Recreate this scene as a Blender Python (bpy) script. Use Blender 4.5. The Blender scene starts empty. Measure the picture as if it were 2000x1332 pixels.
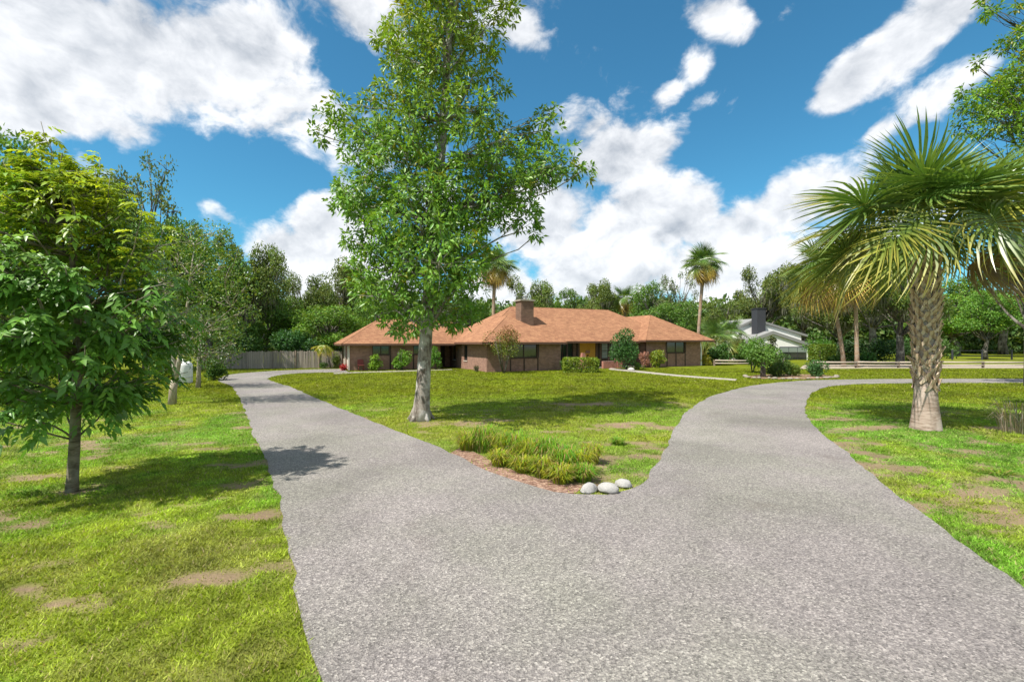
import bpy, bmesh, math, random
import numpy as np
from mathutils import Vector, Matrix, Quaternion
R_ = math.radians
rng = np.random.RandomState(7)
random.seed(7)
sc = bpy.context.scene
COL = sc.collection

# ------------------------------------------------------------------ camera
F = 920.0; HZ = 670.0; CH = 2.2            # focal length in photo pixels, horizon row, eye height
cam = bpy.data.cameras.new('camera'); cam_o = bpy.data.objects.new('camera', cam); COL.objects.link(cam_o)
cam_o.location = (0, 0, CH); cam_o.rotation_euler = (R_(90), 0, 0)
cam.sensor_width = 36; cam.lens = F/2000*36; cam.shift_y = 4/2000; cam.clip_start = .05; cam.clip_end = 6000
sc.camera = cam_o
# ------------------------------------------------------------------ sun, exposure
SUN_EL = 56.0; SUN_D = Vector((-.78, -.62, 0)).normalized()
sun = bpy.data.lights.new('sun', 'SUN'); sun.energy = 4.6; sun.angle = R_(.55); sun.color = (1, .95, .87)
sun_o = bpy.data.objects.new('sun', sun); COL.objects.link(sun_o)
to_sun = Vector((SUN_D.x*math.cos(R_(SUN_EL)), SUN_D.y*math.cos(R_(SUN_EL)), math.sin(R_(SUN_EL))))
sun_o.rotation_euler = (-to_sun).to_track_quat('-Z', 'Y').to_euler(); sun_o.location = to_sun*60
sc.view_settings.view_transform = 'Standard'; sc.view_settings.look = 'None'
sc.view_settings.exposure = .75; sc.view_settings.gamma = 1
sc.render.engine = 'CYCLES'
cy = sc.cycles; cy.use_denoising = True; cy.max_bounces = 5; cy.diffuse_bounces = 2; cy.transmission_bounces = 4; cy.transparent_max_bounces = 4
try:
    cy.denoiser = 'OPENIMAGEDENOISE'; cy.denoising_input_passes = 'RGB_ALBEDO_NORMAL'; cy.denoising_prefilter = 'ACCURATE'
except Exception: pass

# ------------------------------------------------------------------ node helper
class NT:
    def __init__(s, tree): s.t = tree; s.n = tree.nodes; s.l = tree.links
    def node(s, typ, ins=None, **kw):
        n = s.n.new(typ)
        for k, v in kw.items(): setattr(n, k, v)
        for k, v in (ins or {}).items(): s.put(n.inputs[k], v)
        return n
    def put(s, sock, v):
        if isinstance(v, bpy.types.NodeSocket): s.l.new(v, sock)
        elif v is not None:
            try: sock.default_value = v
            except Exception: sock.default_value = tuple(v)+(1,)
    def m(s, op, a, b=None, c=None, clamp=False):
        n = s.n.new('ShaderNodeMath'); n.operation = op; n.use_clamp = clamp
        for i, v in enumerate((a, b, c)):
            if v is not None: s.put(n.inputs[i], v)
        return n.outputs[0]
    def vm(s, op, a, b=None, scale=None):
        n = s.n.new('ShaderNodeVectorMath'); n.operation = op
        s.put(n.inputs[0], a)
        if b is not None: s.put(n.inputs[1], b)
        if scale is not None: s.put(n.inputs['Scale'], scale)
        return n.outputs[0]
    def mix(s, f, a, b, blend='MIX'):
        n = s.n.new('ShaderNodeMix'); n.data_type = 'RGBA'; n.blend_type = blend
        s.put(n.inputs[0], f); s.put(n.inputs[6], a); s.put(n.inputs[7], b)
        return n.outputs[2]
    def noise(s, vec, scale, detail=4, rough=.55, dist=0, out=0):
        n = s.node('ShaderNodeTexNoise', {'Scale': scale, 'Detail': detail, 'Roughness': rough, 'Distortion': dist})
        if vec is not None: s.l.new(vec, n.inputs['Vector'])
        return n.outputs[out]
    def ramp(s, f, stops):
        n = s.n.new('ShaderNodeValToRGB'); e = n.color_ramp.elements
        while len(e) > len(stops): e.remove(e[-1])
        while len(e) < len(stops): e.new(.5)
        for i, (p, c) in enumerate(stops):
            e[i].position = p; e[i].color = (*c, 1) if len(c) == 3 else c
        s.put(n.inputs[0], f); return n.outputs[0]
    def smooth(s, f, a, b):
        n = s.n.new('ShaderNodeMapRange'); n.interpolation_type = 'SMOOTHSTEP'
        s.put(n.inputs[0], f); n.inputs[1].default_value = a; n.inputs[2].default_value = b
        return n.outputs[0]

# ------------------------------------------------------------------ world: clear sky with cumulus
world = bpy.data.worlds.new('World'); sc.world = world; world.use_nodes = True
wt = NT(world.node_tree); wt.n.clear()
sky = wt.node('ShaderNodeTexSky', sky_type='NISHITA'); sky.sun_disc = False
sky.sun_elevation = R_(SUN_EL); sky.sun_rotation = math.atan2(SUN_D.x, SUN_D.y) % (2*math.pi)
sky.air_density = 1.0; sky.dust_density = .35; sky.ozone_density = 2.0; sky.altitude = 0
tc = wt.node('ShaderNodeTexCoord'); dirv = wt.vm('NORMALIZE', tc.outputs['Generated'])
sx = wt.node('ShaderNodeSeparateXYZ', {0: dirv})
az = wt.m('ARCTAN2', sx.outputs[0], sx.outputs[1]); el = wt.m('ARCSINE', sx.outputs[2])
def ang(px, py):
    return math.atan((px-1000)/F), math.atan((HZ-py)/math.hypot(F, px-1000))
blobs = [  # photo pixel of the cloud's middle, half width, half height, tilt, weight
 (180,90,330,120,0,1.0),(430,130,210,110,-12,1.0),(560,210,95,75,-25,.95),(90,200,200,70,0,.8),(240,250,110,50,10,.55),
 (610,80,60,50,20,.45),(710,40,70,70,0,.75),(1010,55,50,40,20,.55),(410,405,75,30,25,.62),
 (640,440,75,62,-20,1.0),(590,500,90,60,0,.9),(700,560,190,60,0,.8),
 (1215,310,95,55,-10,.95),(1070,440,120,90,0,1.0),(1240,440,170,85,0,1.0),(1250,540,300,80,0,.95),(1480,430,150,62,-22,.95),
 (1550,370,48,38,-30,.75),(1450,540,220,70,0,.8),(1000,560,200,60,0,.8),(1650,480,150,60,0,.5),
 (1690,130,140,42,-32,1.0),(1830,40,150,55,-30,1.0),(1400,40,80,62,20,.9),(1365,115,55,55,0,.72),(1310,185,75,30,-28,.55),(1385,190,60,26,-25,.5),
 (1540,30,55,40,-20,.5),(1860,165,95,45,-25,.5),(1715,258,32,18,-20,.5),(1600,330,60,22,-20,.4),(1160,250,40,16,-30,.4)]
M = None
for (px, py, rx, ry, tilt, w) in blobs:
    a0, e0 = ang(px, py); d = math.hypot(F, px-1000)
    ra = rx*F/d**2; re = ry/d*math.cos(e0)**2
    ct, st = math.cos(R_(tilt)), math.sin(R_(tilt))
    da = wt.m('SUBTRACT', az, a0); de = wt.m('SUBTRACT', el, e0)
    u = wt.m('MULTIPLY_ADD', da, ct/ra, wt.m('MULTIPLY', de, -st/ra))
    v = wt.m('MULTIPLY_ADD', da, st/re, wt.m('MULTIPLY', de, ct/re))
    q = wt.m('ADD', wt.m('MULTIPLY', u, u), wt.m('MULTIPLY', v, v))
    g = wt.m('MULTIPLY', wt.m('POWER', 2.0, wt.m('MULTIPLY', q, -1.1)), w)
    M = g if M is None else wt.m('SMOOTH_MAX', M, g, .12)
# fair-weather cumulus carried on out of view, cover increased to raise ambient light
away = wt.m('MAXIMUM', wt.smooth(wt.m('ABSOLUTE', az), .86, 1.05), wt.smooth(el, .68, .85))
n0 = wt.noise(dirv, 2.1, 3, .5)
M = wt.m('MAXIMUM', M, wt.m('MULTIPLY', wt.smooth(n0, .40, .60), away))
squash = wt.vm('MULTIPLY', dirv, (1, 1, 1.35))
warp = wt.noise(squash, 5, 3, .5, out=1)
wv = wt.vm('ADD', squash, wt.vm('SCALE', wt.vm('SUBTRACT', warp, (.5, .5, .5)), scale=.10))
def fbm(vec): return wt.noise(vec, 5.8, 10, .585)
N1 = fbm(wv)
N2 = fbm(wt.vm('ADD', wv, tuple(Vector((to_sun.x*.6, to_sun.y*.2, 1.0)).normalized()*.035)))
N3 = wt.noise(wt.vm('ADD', squash, (3.1, 1.7, .4)), 3.2, 4, .5)
dens = wt.m('MULTIPLY_ADD', wt.m('SUBTRACT', N1, .5), 2.3, wt.m('SUBTRACT', M, .31))
alpha = wt.smooth(dens, -.07, .27)
lit = wt.m('MULTIPLY_ADD', wt.m('SUBTRACT', N1, N2), 3.6, .70)
lit = wt.m('ADD', lit, wt.m('MULTIPLY', wt.m('SUBTRACT', .5, N3), 1.3))
lit = wt.m('SUBTRACT', lit, wt.m('MULTIPLY', wt.smooth(dens, .35, .95), .22), clamp=True)
ccol = wt.mix(lit, (.40, .44, .50), (.94, .95, .97))
skyc = wt.mix(1.0, sky.outputs[0], (.46, 1.10, 1.20, 1), 'MULTIPLY')
bg1 = wt.node('ShaderNodeBackground', {'Color': skyc, 'Strength': .075})
bg2 = wt.node('ShaderNodeBackground', {'Color': ccol, 'Strength': .72})
mx = wt.node('ShaderNodeMixShader', {0: wt.m('MULTIPLY', alpha, .96)})
wt.l.new(bg1.outputs[0], mx.inputs[1]); wt.l.new(bg2.outputs[0], mx.inputs[2])
wo = wt.node('ShaderNodeOutputWorld'); wt.l.new(mx.outputs[0], wo.inputs[0])
world.cycles.sampling_method = 'MANUAL'; world.cycles.sample_map_resolution = 512

# ------------------------------------------------------------------ materials
def new_mat(name):
    m = bpy.data.materials.new(name); m.use_nodes = True
    t = NT(m.node_tree); t.n.clear()
    o = t.node('ShaderNodeOutputMaterial')
    return m, t, o
def bsdf(t, o, col, rough=.7, spec=.3, bump=None, bstr=.3, bdist=.02, metal=0):
    b = t.node('ShaderNodeBsdfPrincipled', {'Base Color': col, 'Roughness': rough, 'Metallic': metal})
    b.inputs['Specular IOR Level'].default_value = spec
    if bump is not None:
        bn = t.node('ShaderNodeBump', {'Height': bump, 'Strength': bstr, 'Distance': bdist}); t.l.new(bn.outputs[0], b.inputs['Normal'])
    t.l.new(b.outputs[0], o.inputs[0]); return b
def obj_co(t): return t.node('ShaderNodeTexCoord').outputs['Object']

def simple_mat(name, col, rough=.6, spec=.3, var=.25, scale=6, bump=.15, metal=0):
    m, t, o = new_mat(name); co = obj_co(t)
    n = t.noise(co, scale, 5, .6); f = t.m('MULTIPLY_ADD', n, var*2, 1-var)
    c = t.vm('SCALE', tuple(col), scale=f)
    bsdf(t, o, c, rough, spec, t.noise(co, scale*6, 3), bump, .01, metal); return m

def leaf_mat(name, trans=.36, rough=.40, spec=.5):
    m, t, o = new_mat(name)
    a = t.node('ShaderNodeAttribute', attribute_name='Col')
    oi = t.node('ShaderNodeObjectInfo')
    c = t.mix(1.0, a.outputs['Color'], oi.outputs['Color'], 'MULTIPLY')
    b = t.node('ShaderNodeBsdfPrincipled', {'Base Color': c, 'Roughness': rough}); b.inputs['Specular IOR Level'].default_value = spec
    tr = t.node('ShaderNodeBsdfTranslucent', {'Color': t.mix(1.0, c, (1.25, 1.2, .55, 1), 'MULTIPLY')})
    mx = t.node('ShaderNodeMixShader', {0: trans}); t.l.new(b.outputs[0], mx.inputs[1]); t.l.new(tr.outputs[0], mx.inputs[2])
    t.l.new(mx.outputs[0], o.inputs[0]); return m

def bark_mat(name, c1, c2, c3=None, zs=.25, scale=9, bstr=.8):
    m, t, o = new_mat(name); co = obj_co(t)
    st = t.vm('MULTIPLY', co, (1, 1, zs))
    n = t.noise(st, scale, 6, .65, .4); n2 = t.noise(co, 2.2, 4, .6); n3 = t.noise(co, scale*3.5, 3, .6)
    c = t.mix(t.smooth(n, .36, .62), c1, c2)
    if c3: c = t.mix(t.smooth(n2, .46, .62), c, c3)
    c = t.mix(t.m('MULTIPLY', n3, .5), c, t.vm('SCALE', c, scale=.55))
    bsdf(t, o, c, .85, .15, n, bstr, .03); return m

MAT = {}
MAT['leaf'] = leaf_mat('broad_leaf'); MAT['leaf_far'] = leaf_mat('far_foliage', .32, .5, .35)
MAT['frond'] = leaf_mat('palm_frond', .26, .33, .6); MAT['blade'] = leaf_mat('grass_blade', .35, .6, .2)
MAT['moss'] = leaf_mat('spanish_moss', .25, .9, .05)
MAT['bark_main'] = bark_mat('pale_grey_bark', (.11, .085, .065), (.33, .29, .25), (.52, .49, .45))
MAT['bark_young'] = bark_mat('young_bark', (.10, .085, .055), (.24, .21, .15), (.30, .29, .22), 3.5, 5, .35)
MAT['bark_pale'] = bark_mat('smooth_tan_bark', (.30, .24, .17), (.48, .42, .33), (.36, .33, .28), .4, 6, .3)
MAT['bark_oak'] = bark_mat('oak_bark', (.055, .048, .04), (.17, .15, .125), (.25, .23, .20), .3, 4, .8)
MAT['bark_palm'] = bark_mat('palm_stem', (.26, .19, .145), (.44, .345, .285), (.52, .42, .355), 5, 3, .5)
MAT['bark_palm_far'] = bark_mat('tall_palm_stem', (.26, .17, .11), (.42, .30, .21), (.34, .27, .21), 4, 2.5, .4)
MAT['boot'] = bark_mat('old_leaf_base', (.30, .19, .12), (.66, .48, .34), (.70, .55, .42), .4, 11, .6)
MAT['white'] = simple_mat('white_paint', (.78, .77, .75), .6, .3, .07, 3)
MAT['dark_trim'] = simple_mat('dark_brown_timber', (.05, .03, .022), .55, .3, .3, 5)
MAT['fascia'] = simple_mat('brown_fascia', (.13, .068, .045), .55, .3, .2, 3)
MAT['grey_roof'] = simple_mat('grey_roofing', (.24, .24, .235), .8, .2, .15, 4)
MAT['charcoal'] = simple_mat('charcoal_paint', (.045, .047, .055), .6, .3, .15, 3)
MAT['stone'] = simple_mat('white_painted_stone', (.44, .425, .40), .9, .12, .4, 7, 1.0)
MAT['edge_stone'] = simple_mat('buff_stone', (.26, .225, .18), .85, .2, .3, 3, .5)
MAT['metal'] = simple_mat('galvanised_metal', (.55, .55, .54), .45, .5, .1, 5, .05, .6)
MAT['yellow'] = simple_mat('ochre_door_paint', (.72, .36, .045), .5, .3, .1, 3)
MAT['soffit'] = simple_mat('soffit_board', (.16, .10, .075), .7, .2, .15, 4)
MAT['pipe'] = simple_mat('cream_downpipe', (.62, .56, .48), .5, .3, .1, 4)
MAT['rail'] = simple_mat('weathered_rail', (.45, .38, .31), .85, .15, .3, 4, .5)
MAT['post'] = simple_mat('fence_post_timber', (.22, .17, .13), .85, .15, .3, 4, .5)
MAT['terracotta'] = simple_mat('terracotta', (.46, .22, .15), .8, .2, .2, 6)
MAT['fibre'] = simple_mat('palm_crown_fibre', (.20, .13, .08), .9, .1, .4, 8)
MAT['plastic'] = simple_mat('red_plastic', (.20, .05, .04), .6, .2, .2, 4)

def glass_mat():
    m, t, o = new_mat('window_glass'); co = obj_co(t)
    c = t.mix(t.noise(co, 1.4, 3), (.012, .016, .016), (.05, .055, .05))
    bsdf(t, o, c, .06, .8); return m
MAT['glass'] = glass_mat()
def blind_mat():
    m, t, o = new_mat('pale_blind'); co = obj_co(t)
    s = t.node('ShaderNodeSeparateXYZ', {0: co}).outputs[2]
    c = t.mix(t.m('PINGPONG', t.m('MULTIPLY', s, 9), 1.0), (.16, .20, .18), (.30, .34, .31))
    bsdf(t, o, c, .2, .6); return m
MAT['blind'] = blind_mat()
def brick_mat(name, c1, c2, mortar):
    m, t, o = new_mat(name); co = obj_co(t)
    s = t.node('ShaderNodeSeparateXYZ', {0: co})
    v = t.node('ShaderNodeCombineXYZ', {0: t.m('ADD', s.outputs[0], s.outputs[1]), 1: s.outputs[2]})
    b = t.node('ShaderNodeTexBrick', {'Vector': v.outputs[0], 'Color1': (*c1, 1), 'Color2': (*c2, 1), 'Mortar': (*mortar, 1), 'Scale': 1.0,
        'Mortar Size': .007, 'Brick Width': .22, 'Row Height': .078, 'Bias': 0.0})
    b.offset = .5
    n = t.noise(co, 3, 5, .6)
    c = t.mix(.6, b.outputs[0], t.vm('SCALE', b.outputs[0], scale=t.m('MULTIPLY_ADD', n, 1.5, .25)))
    bsdf(t, o, c, .85, .15, b.outputs['Fac'], -.4, .01); return m
MAT['brick'] = brick_mat('tan_red_brick', (.31, .165, .12), (.22, .11, .08), (.33, .26, .21))
MAT['brick_red'] = brick_mat('red_brick', (.38, .13, .09), (.29, .10, .07), (.42, .33, .28))
MAT['brick_brown'] = brick_mat('brown_brick', (.19, .115, .08), (.14, .085, .06), (.22, .16, .12))
def shingle_mat():
    m, t, o = new_mat('asphalt_shingles'); co = obj_co(t)
    s = t.node('ShaderNodeSeparateXYZ', {0: co})
    row = t.m('MULTIPLY', s.outputs[2], 1/.085)
    v = t.node('ShaderNodeCombineXYZ', {0: t.m('ADD', s.outputs[0], s.outputs[1]), 1: s.outputs[2]})
    b = t.node('ShaderNodeTexBrick', {'Vector': v.outputs[0], 'Color1': (.36, .185, .10, 1), 'Color2': (.24, .112, .064, 1), 'Mortar': (.17, .085, .055, 1),
        'Scale': 1.0, 'Mortar Size': .006, 'Brick Width': .30, 'Row Height': .085, 'Bias': -.15}); b.offset = .37; b.offset_frequency = 3
    n = t.noise(co, .7, 6, .7); n2 = t.noise(co, 14, 4, .7)
    c = t.vm('SCALE', b.outputs[0], scale=t.m('MULTIPLY_ADD', n, .55, t.m('MULTIPLY_ADD', n2, 1.4, -.02)))
    bsdf(t, o, c, .92, .12, t.m('FRACT', row), .5, .02); return m
MAT['shingle'] = shingle_mat()
def asphalt_mat():
    m, t, o = new_mat('weathered_chip_asphalt'); co = obj_co(t)
    v1 = t.node('ShaderNodeTexVoronoi', {'Vector': co, 'Scale': 62.0}); v2 = t.node('ShaderNodeTexVoronoi', {'Vector': co, 'Scale': 120.0})
    sp = t.node('ShaderNodeSeparateColor', {0: v1.outputs['Color']}); sp2 = t.node('ShaderNodeSeparateColor', {0: v2.outputs['Color']})
    c = t.ramp(sp.outputs[0], [(0, (.085, .078, .074)), (.3, (.20, .185, .175)), (.62, (.29, .268, .25)), (.88, (.42, .39, .355)), (1, (.62, .58, .53))])
    c2 = t.ramp(sp2.outputs[0], [(0, (.13, .12, .115)), (.6, (.27, .25, .24)), (1, (.50, .47, .44))])
    c = t.mix(.42, c, c2)
    tint = t.mix(t.smooth(t.noise(co, .35, 4, .6), .38, .64), (1.0, .97, .98, 1), (.93, .95, .88, 1))
    c = t.mix(1.0, c, tint, 'MULTIPLY')
    wear = t.m('MULTIPLY_ADD', t.noise(co, .28, 6, .68, .8), .95, .36)
    c = t.vm('SCALE', c, scale=wear)
    st = t.smooth(t.noise(t.vm('ADD', co, (7, 3, 0)), .55, 4, .65), .60, .76)
    c = t.mix(t.m('MULTIPLY', st, .42), c, (.13, .105, .09, 1))
    h = t.m('ADD', v1.outputs['Distance'], t.m('MULTIPLY', v2.outputs['Distance'], .6))
    bsdf(t, o, c, .88, .2, h, .65, .012); return m
MAT['asphalt'] = asphalt_mat()
def concrete_mat(name, col):
    m, t, o = new_mat(name); co = obj_co(t)
    n = t.noise(co, 1.2, 6, .65); n2 = t.noise(co, 30, 3, .6)
    c = t.vm('SCALE', col, scale=t.m('MULTIPLY_ADD', n, .6, t.m('MULTIPLY_ADD', n2, .3, .55)))
    bsdf(t, o, c, .9, .15, n2, .3, .01); return m
MAT['concrete'] = concrete_mat('pale_concrete', (.33, .30, .25)); MAT['sand'] = concrete_mat('pale_sand', (.34, .29, .225))
def mulch_mat():
    m, t, o = new_mat('bark_mulch'); co = obj_co(t)
    v = t.node('ShaderNodeTexVoronoi', {'Vector': t.vm('MULTIPLY', co, (1, 2, 1)), 'Scale': 22.0}); sp = t.node('ShaderNodeSeparateColor', {0: v.outputs['Color']})
    c = t.ramp(sp.outputs[0], [(0, (.10, .055, .04)), (.5, (.27, .16, .115)), (1, (.46, .32, .24))])
    bsdf(t, o, c, .95, .1, v.outputs['Distance'], .8, .03); return m
MAT['mulch'] = mulch_mat()
def lawn_mat():
    m, t, o = new_mat('lawn'); co = obj_co(t)
    a = t.node('ShaderNodeAttribute', attribute_name='Col').outputs['Color']
    n = t.noise(co, 34, 4, .7); n2 = t.noise(co, 3.0, 5, .65); n3 = t.noise(co, 130, 2, .6)
    c = t.vm('SCALE', a, scale=t.m('MULTIPLY_ADD', n, .9, t.m('MULTIPLY_ADD', n2, .5, t.m('MULTIPLY_ADD', n3, .5, .05))))
    bsdf(t, o, c, .95, .08, t.m('ADD', n, n3), .9, .03); return m
MAT['lawn'] = lawn_mat()
def plank_mat():
    m, t, o = new_mat('weathered_pickets'); co = obj_co(t)
    oi = t.node('ShaderNodeObjectInfo').outputs['Random']
    n = t.noise(t.vm('ADD', t.vm('MULTIPLY', co, (14, 14, .9)), t.node('ShaderNodeCombineXYZ', {0: t.m('MULTIPLY', oi, 30)}).outputs[0]), 1, 5, .6)
    c = t.mix(n, (.13, .105, .085, 1), (.40, .345, .29, 1))
    c = t.vm('SCALE', c, scale=t.m('MULTIPLY_ADD', oi, .5, .72))
    bsdf(t, o, c, .9, .1, n, .4, .01); return m
MAT['plank'] = plank_mat()

# ------------------------------------------------------------------ mesh helpers
def link(o, parent=None):
    COL.objects.link(o)
    if parent is not None: o.parent = parent
    return o
def np_mesh(name, V, Fc, mat, col=None, smooth=False):
    V = np.asarray(V, np.float32).reshape(-1, 3); Fc = np.asarray(Fc, np.int32); k = Fc.shape[1]
    me = bpy.data.meshes.new(name); me.vertices.add(len(V)); me.vertices.foreach_set('co', V.ravel())
    me.loops.add(Fc.size); me.loops.foreach_set('vertex_index', Fc.ravel())
    me.polygons.add(len(Fc)); me.polygons.foreach_set('loop_start', np.arange(0, Fc.size, k, dtype=np.int32))
    try: me.polygons.foreach_set('loop_total', np.full(len(Fc), k, np.int32))
    except Exception: pass
    if smooth: me.polygons.foreach_set('use_smooth', np.ones(len(Fc), bool))
    me.update(calc_edges=True)
    if col is not None:
        c = np.ones((len(V), 4), np.float32); c[:, :3] = np.clip(col, 0, 1)
        at = me.attributes.new('Col', 'FLOAT_COLOR', 'POINT'); at.data.foreach_set('color', c.ravel())
    me.materials.append(mat); return me
def mobj(name, me, parent=None):
    return link(bpy.data.objects.new(name, me), parent)
class MB:
    def __init__(s): s.v = []; s.f = []; s.sm = []
    def add(s, vs, fs, smooth=False):
        b = len(s.v); s.v += [tuple(v) for v in vs]; s.f += [tuple(i+b for i in f) for f in fs]; s.sm += [smooth]*len(fs); return s
    def box(s, x0, x1, y0, y1, z0, z1):
        return s.add([(x0,y0,z0),(x1,y0,z0),(x1,y1,z0),(x0,y1,z0),(x0,y0,z1),(x1,y0,z1),(x1,y1,z1),(x0,y1,z1)],
            [(0,3,2,1),(4,5,6,7),(0,1,5,4),(1,2,6,5),(2,3,7,6),(3,0,4,7)])
    def quad(s, *p): return s.add(p, [tuple(range(len(p)))])
    def tube(s, pts, rad, n=6, cap=True):
        pts = [Vector(p) for p in pts]; k = len(pts)
        if not isinstance(rad, (list, tuple, np.ndarray)): rad = [rad]*k
        vs = []; ref = Vector((1, 0, 0))
        for i, p in enumerate(pts):
            t = (pts[min(i+1, k-1)]-pts[max(i-1, 0)]).normalized()
            r = ref - t*ref.dot(t)
            if r.length < .05: r = Vector((0, 1, 0)) - t*t.y
            r.normalize(); ref = r; b = t.cross(r)
            for j in range(n):
                a = 2*math.pi*j/n; vs.append(p + (r*math.cos(a)+b*math.sin(a))*rad[i])
        fs = [(i*n+j, i*n+(j+1) % n, (i+1)*n+(j+1) % n, (i+1)*n+j) for i in range(k-1) for j in range(n)]
        if cap: fs += [tuple(range((k-1)*n, k*n)), tuple(reversed(range(n)))]
        return s.add(vs, fs, True)
    def lathe(s, prof, n=24, wob=0, seed=0):
        r0 = random.Random(seed); vs = []
        for (r, z) in prof:
            for j in range(n):
                a = 2*math.pi*j/n; q = r*(1+wob*(math.sin(a*3+z*2.1)+.6*math.sin(a*5-z*3.7)+r0.uniform(-.5, .5)))
                vs.append((q*math.cos(a), q*math.sin(a), z))
        k = len(prof)
        fs = [(i*n+j, i*n+(j+1) % n, (i+1)*n+(j+1) % n, (i+1)*n+j) for i in range(k-1) for j in range(n)]
        fs += [tuple(range((k-1)*n, k*n)), tuple(reversed(range(n)))]
        return s.add(vs, fs, True)
    def mesh(s, name, mat):
        me = bpy.data.meshes.new(name); me.from_pydata([tuple(v) for v in s.v], [], s.f)
        me.polygons.foreach_set('use_smooth', s.sm); me.materials.append(mat); me.update(); return me
    def obj(s, name, mat, parent=None): return mobj(name, s.mesh(name, mat), parent)
def tag(o, label=None, cat=None, group=None, kind=None):
    if label: o['label'] = label
    if cat: o['category'] = cat
    if group: o['group'] = group
    if kind: o['kind'] = kind
    return o
def thing(name, label, cat, loc=(0, 0, 0), rz=0, group=None):
    o = bpy.data.objects.new(name, None); link(o); o.location = loc; o.rotation_euler = (0, 0, rz); o.empty_display_size = .3
    return tag(o, label, cat, group)
def G(px, py, z=0):
    Y = F*(CH-z)/(py-HZ); return Vector(((px-1000)*Y/F, Y, z))
def P3(px, py, Y): return Vector(((px-1000)*Y/F, Y, CH+(HZ-py)*Y/F))

# value noise in the plane
_tab = np.random.RandomState(3).rand(256, 256)
def vnoise(x, y):
    xi = np.floor(x).astype(int); yi = np.floor(y).astype(int); fx = x-xi; fy = y-yi
    fx = fx*fx*(3-2*fx); fy = fy*fy*(3-2*fy)
    a = _tab[xi & 255, yi & 255]; b = _tab[(xi+1) & 255, yi & 255]; c = _tab[xi & 255, (yi+1) & 255]; d = _tab[(xi+1) & 255, (yi+1) & 255]
    return (a*(1-fx)+b*fx)*(1-fy)+(c*(1-fx)+d*fx)*fy
def fb(x, y, s, o=4):
    t = 0; w = 0; k = 1.0
    for i in range(o):
        t = t+k*vnoise(x*s+17.3*i, y*s+5.1*i); w += k; k *= .55; s *= 2.03
    return t/w
def sstep(x, a, b):
    t = np.clip((x-a)/(b-a), 0, 1); return t*t*(3-2*t)
def catmull(pts, step=.25):
    P = [Vector(p) for p in pts]; out = []
    for i in range(len(P)-1):
        p0 = P[max(i-1, 0)]; p1 = P[i]; p2 = P[i+1]; p3 = P[min(i+2, len(P)-1)]
        n = max(1, min(40, int((p2-p1).length/step)))
        for j in range(n):
            t = j/n
            out.append(.5*((2*p1)+(p2-p0)*t+(2*p0-5*p1+4*p2-p3)*t*t+(3*p1-p0-3*p2+p3)*t**3))
    out.append(P[-1]); return out

# ================================================================== GROUND, DRIVE
left_edge = [Vector((1.2,-5,0)), Vector((.5,-1,0)), Vector((-.15,1.2,0)), Vector((-.72,2.2,0))]+[G(*p) for p in [(628,1332),(600,1228),(575,1120),(556,1025),(541,960),(521,900),(497,850),(478,800),(463,768),(449,753),(428,745),(430,738),(455,731),(500,727),(560,723.5),(620,721.5),(668,720.5)]]
inner = [G(*p) for p in [(683,727.5),(640,727.5),(590,729),(545,733),(523,740),(540,747.5),(572,758),(622,780),(700,813),(800,853),(880,884),(960,924),(1045,953),(1120,966),(1185,968),(1230,957),(1262,935),(1288,902),(1303,870),(1320,835),(1346,801),(1380,779),(1420,765),(1470,753.5),(1530,746.5),(1600,742.5),(1750,740.5),(2000,740),(2600,740)]]
outer = [G(*p) for p in [(2600,748),(2000,748),(1750,749),(1650,752),(1604,759),(1580,775),(1573,795),(1580,817),(1602,842),(1642,874),(1690,917),(1740,960),(1800,1003),(1900,1075),(2000,1148)]]+[Vector((4.25,3.2,0)), Vector((3.8,1.8,0)), Vector((3.5,-1,0)), Vector((3.6,-5,0))]
def jit(pts, a=.018):
    pts = [p+Vector((.16*(float(fb(np.array(p.x), np.array(p.y), 1.5, 3))-.5), .16*(float(fb(np.array(p.x+50), np.array(p.y), 1.5, 3))-.5), 0))*min(1, max(.3, p.y/6)) for p in pts]
    return [p+Vector((rng.uniform(-a, a), rng.uniform(-a, a), 0)) for p in pts]
edge1 = jit(catmull(left_edge)); edge2 = jit(catmull(inner)); edge3 = jit(catmull(outer))
road_poly = edge1+edge2+edge3
def strip_obj(name, poly, z, mat, depth=.08):
    m = MB(); n = len(poly)
    top = [(p[0], p[1], z) for p in poly]; low = [(p[0], p[1], z-depth) for p in poly]
    m.add(top+low, [tuple(range(n))]+[(i, n+i, n+(i+1) % n, (i+1) % n) for i in range(n)])
    me = m.mesh(name, mat)
    bm = bmesh.new(); bm.from_mesh(me); bmesh.ops.recalc_face_normals(bm, faces=bm.faces)
    bmesh.ops.triangulate(bm, faces=[f for f in bm.faces if len(f.verts) > 4]); bm.to_mesh(me); bm.free()
    o = mobj(name, me); tag(o, kind='structure'); return o
strip_obj('driveway', road_poly, .014, MAT['asphalt'])
walk = catmull([G(*p) for p in [(1192,719),(1245,724.3),(1330,733),(1440,741)]], 1)+catmull([G(*p) for p in [(1436,743.5),(1330,736),(1240,727),(1188,722)]], 1)
strip_obj('front_path', walk, .022, MAT['concrete'])
apron = [G(*p) for p in [(652,728.5),(700,726.6),(790,724.2),(880,721.3),(884,722.6),(790,726.0),(700,728.6),(652,731)]]
strip_obj('garage_apron', apron, .024, MAT['concrete'])
strip_obj('sand_track', [G(1560,721),G(1700,719.5),G(2000,719.2),G(2700,719.2),G(2700,711),G(2000,711.5),G(1700,712),G(1570,713)], .006, MAT['sand'], .05)
border = catmull([G(*p) for p in [(880,884.5),(960,925),(1045,954),(1120,967)]], .3)+catmull([G(*p) for p in [(1140,950),(1050,934),(985,912),(905,872)]], .3)
strip_obj('mulch_border', border, .008, MAT['mulch'], .05)
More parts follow.
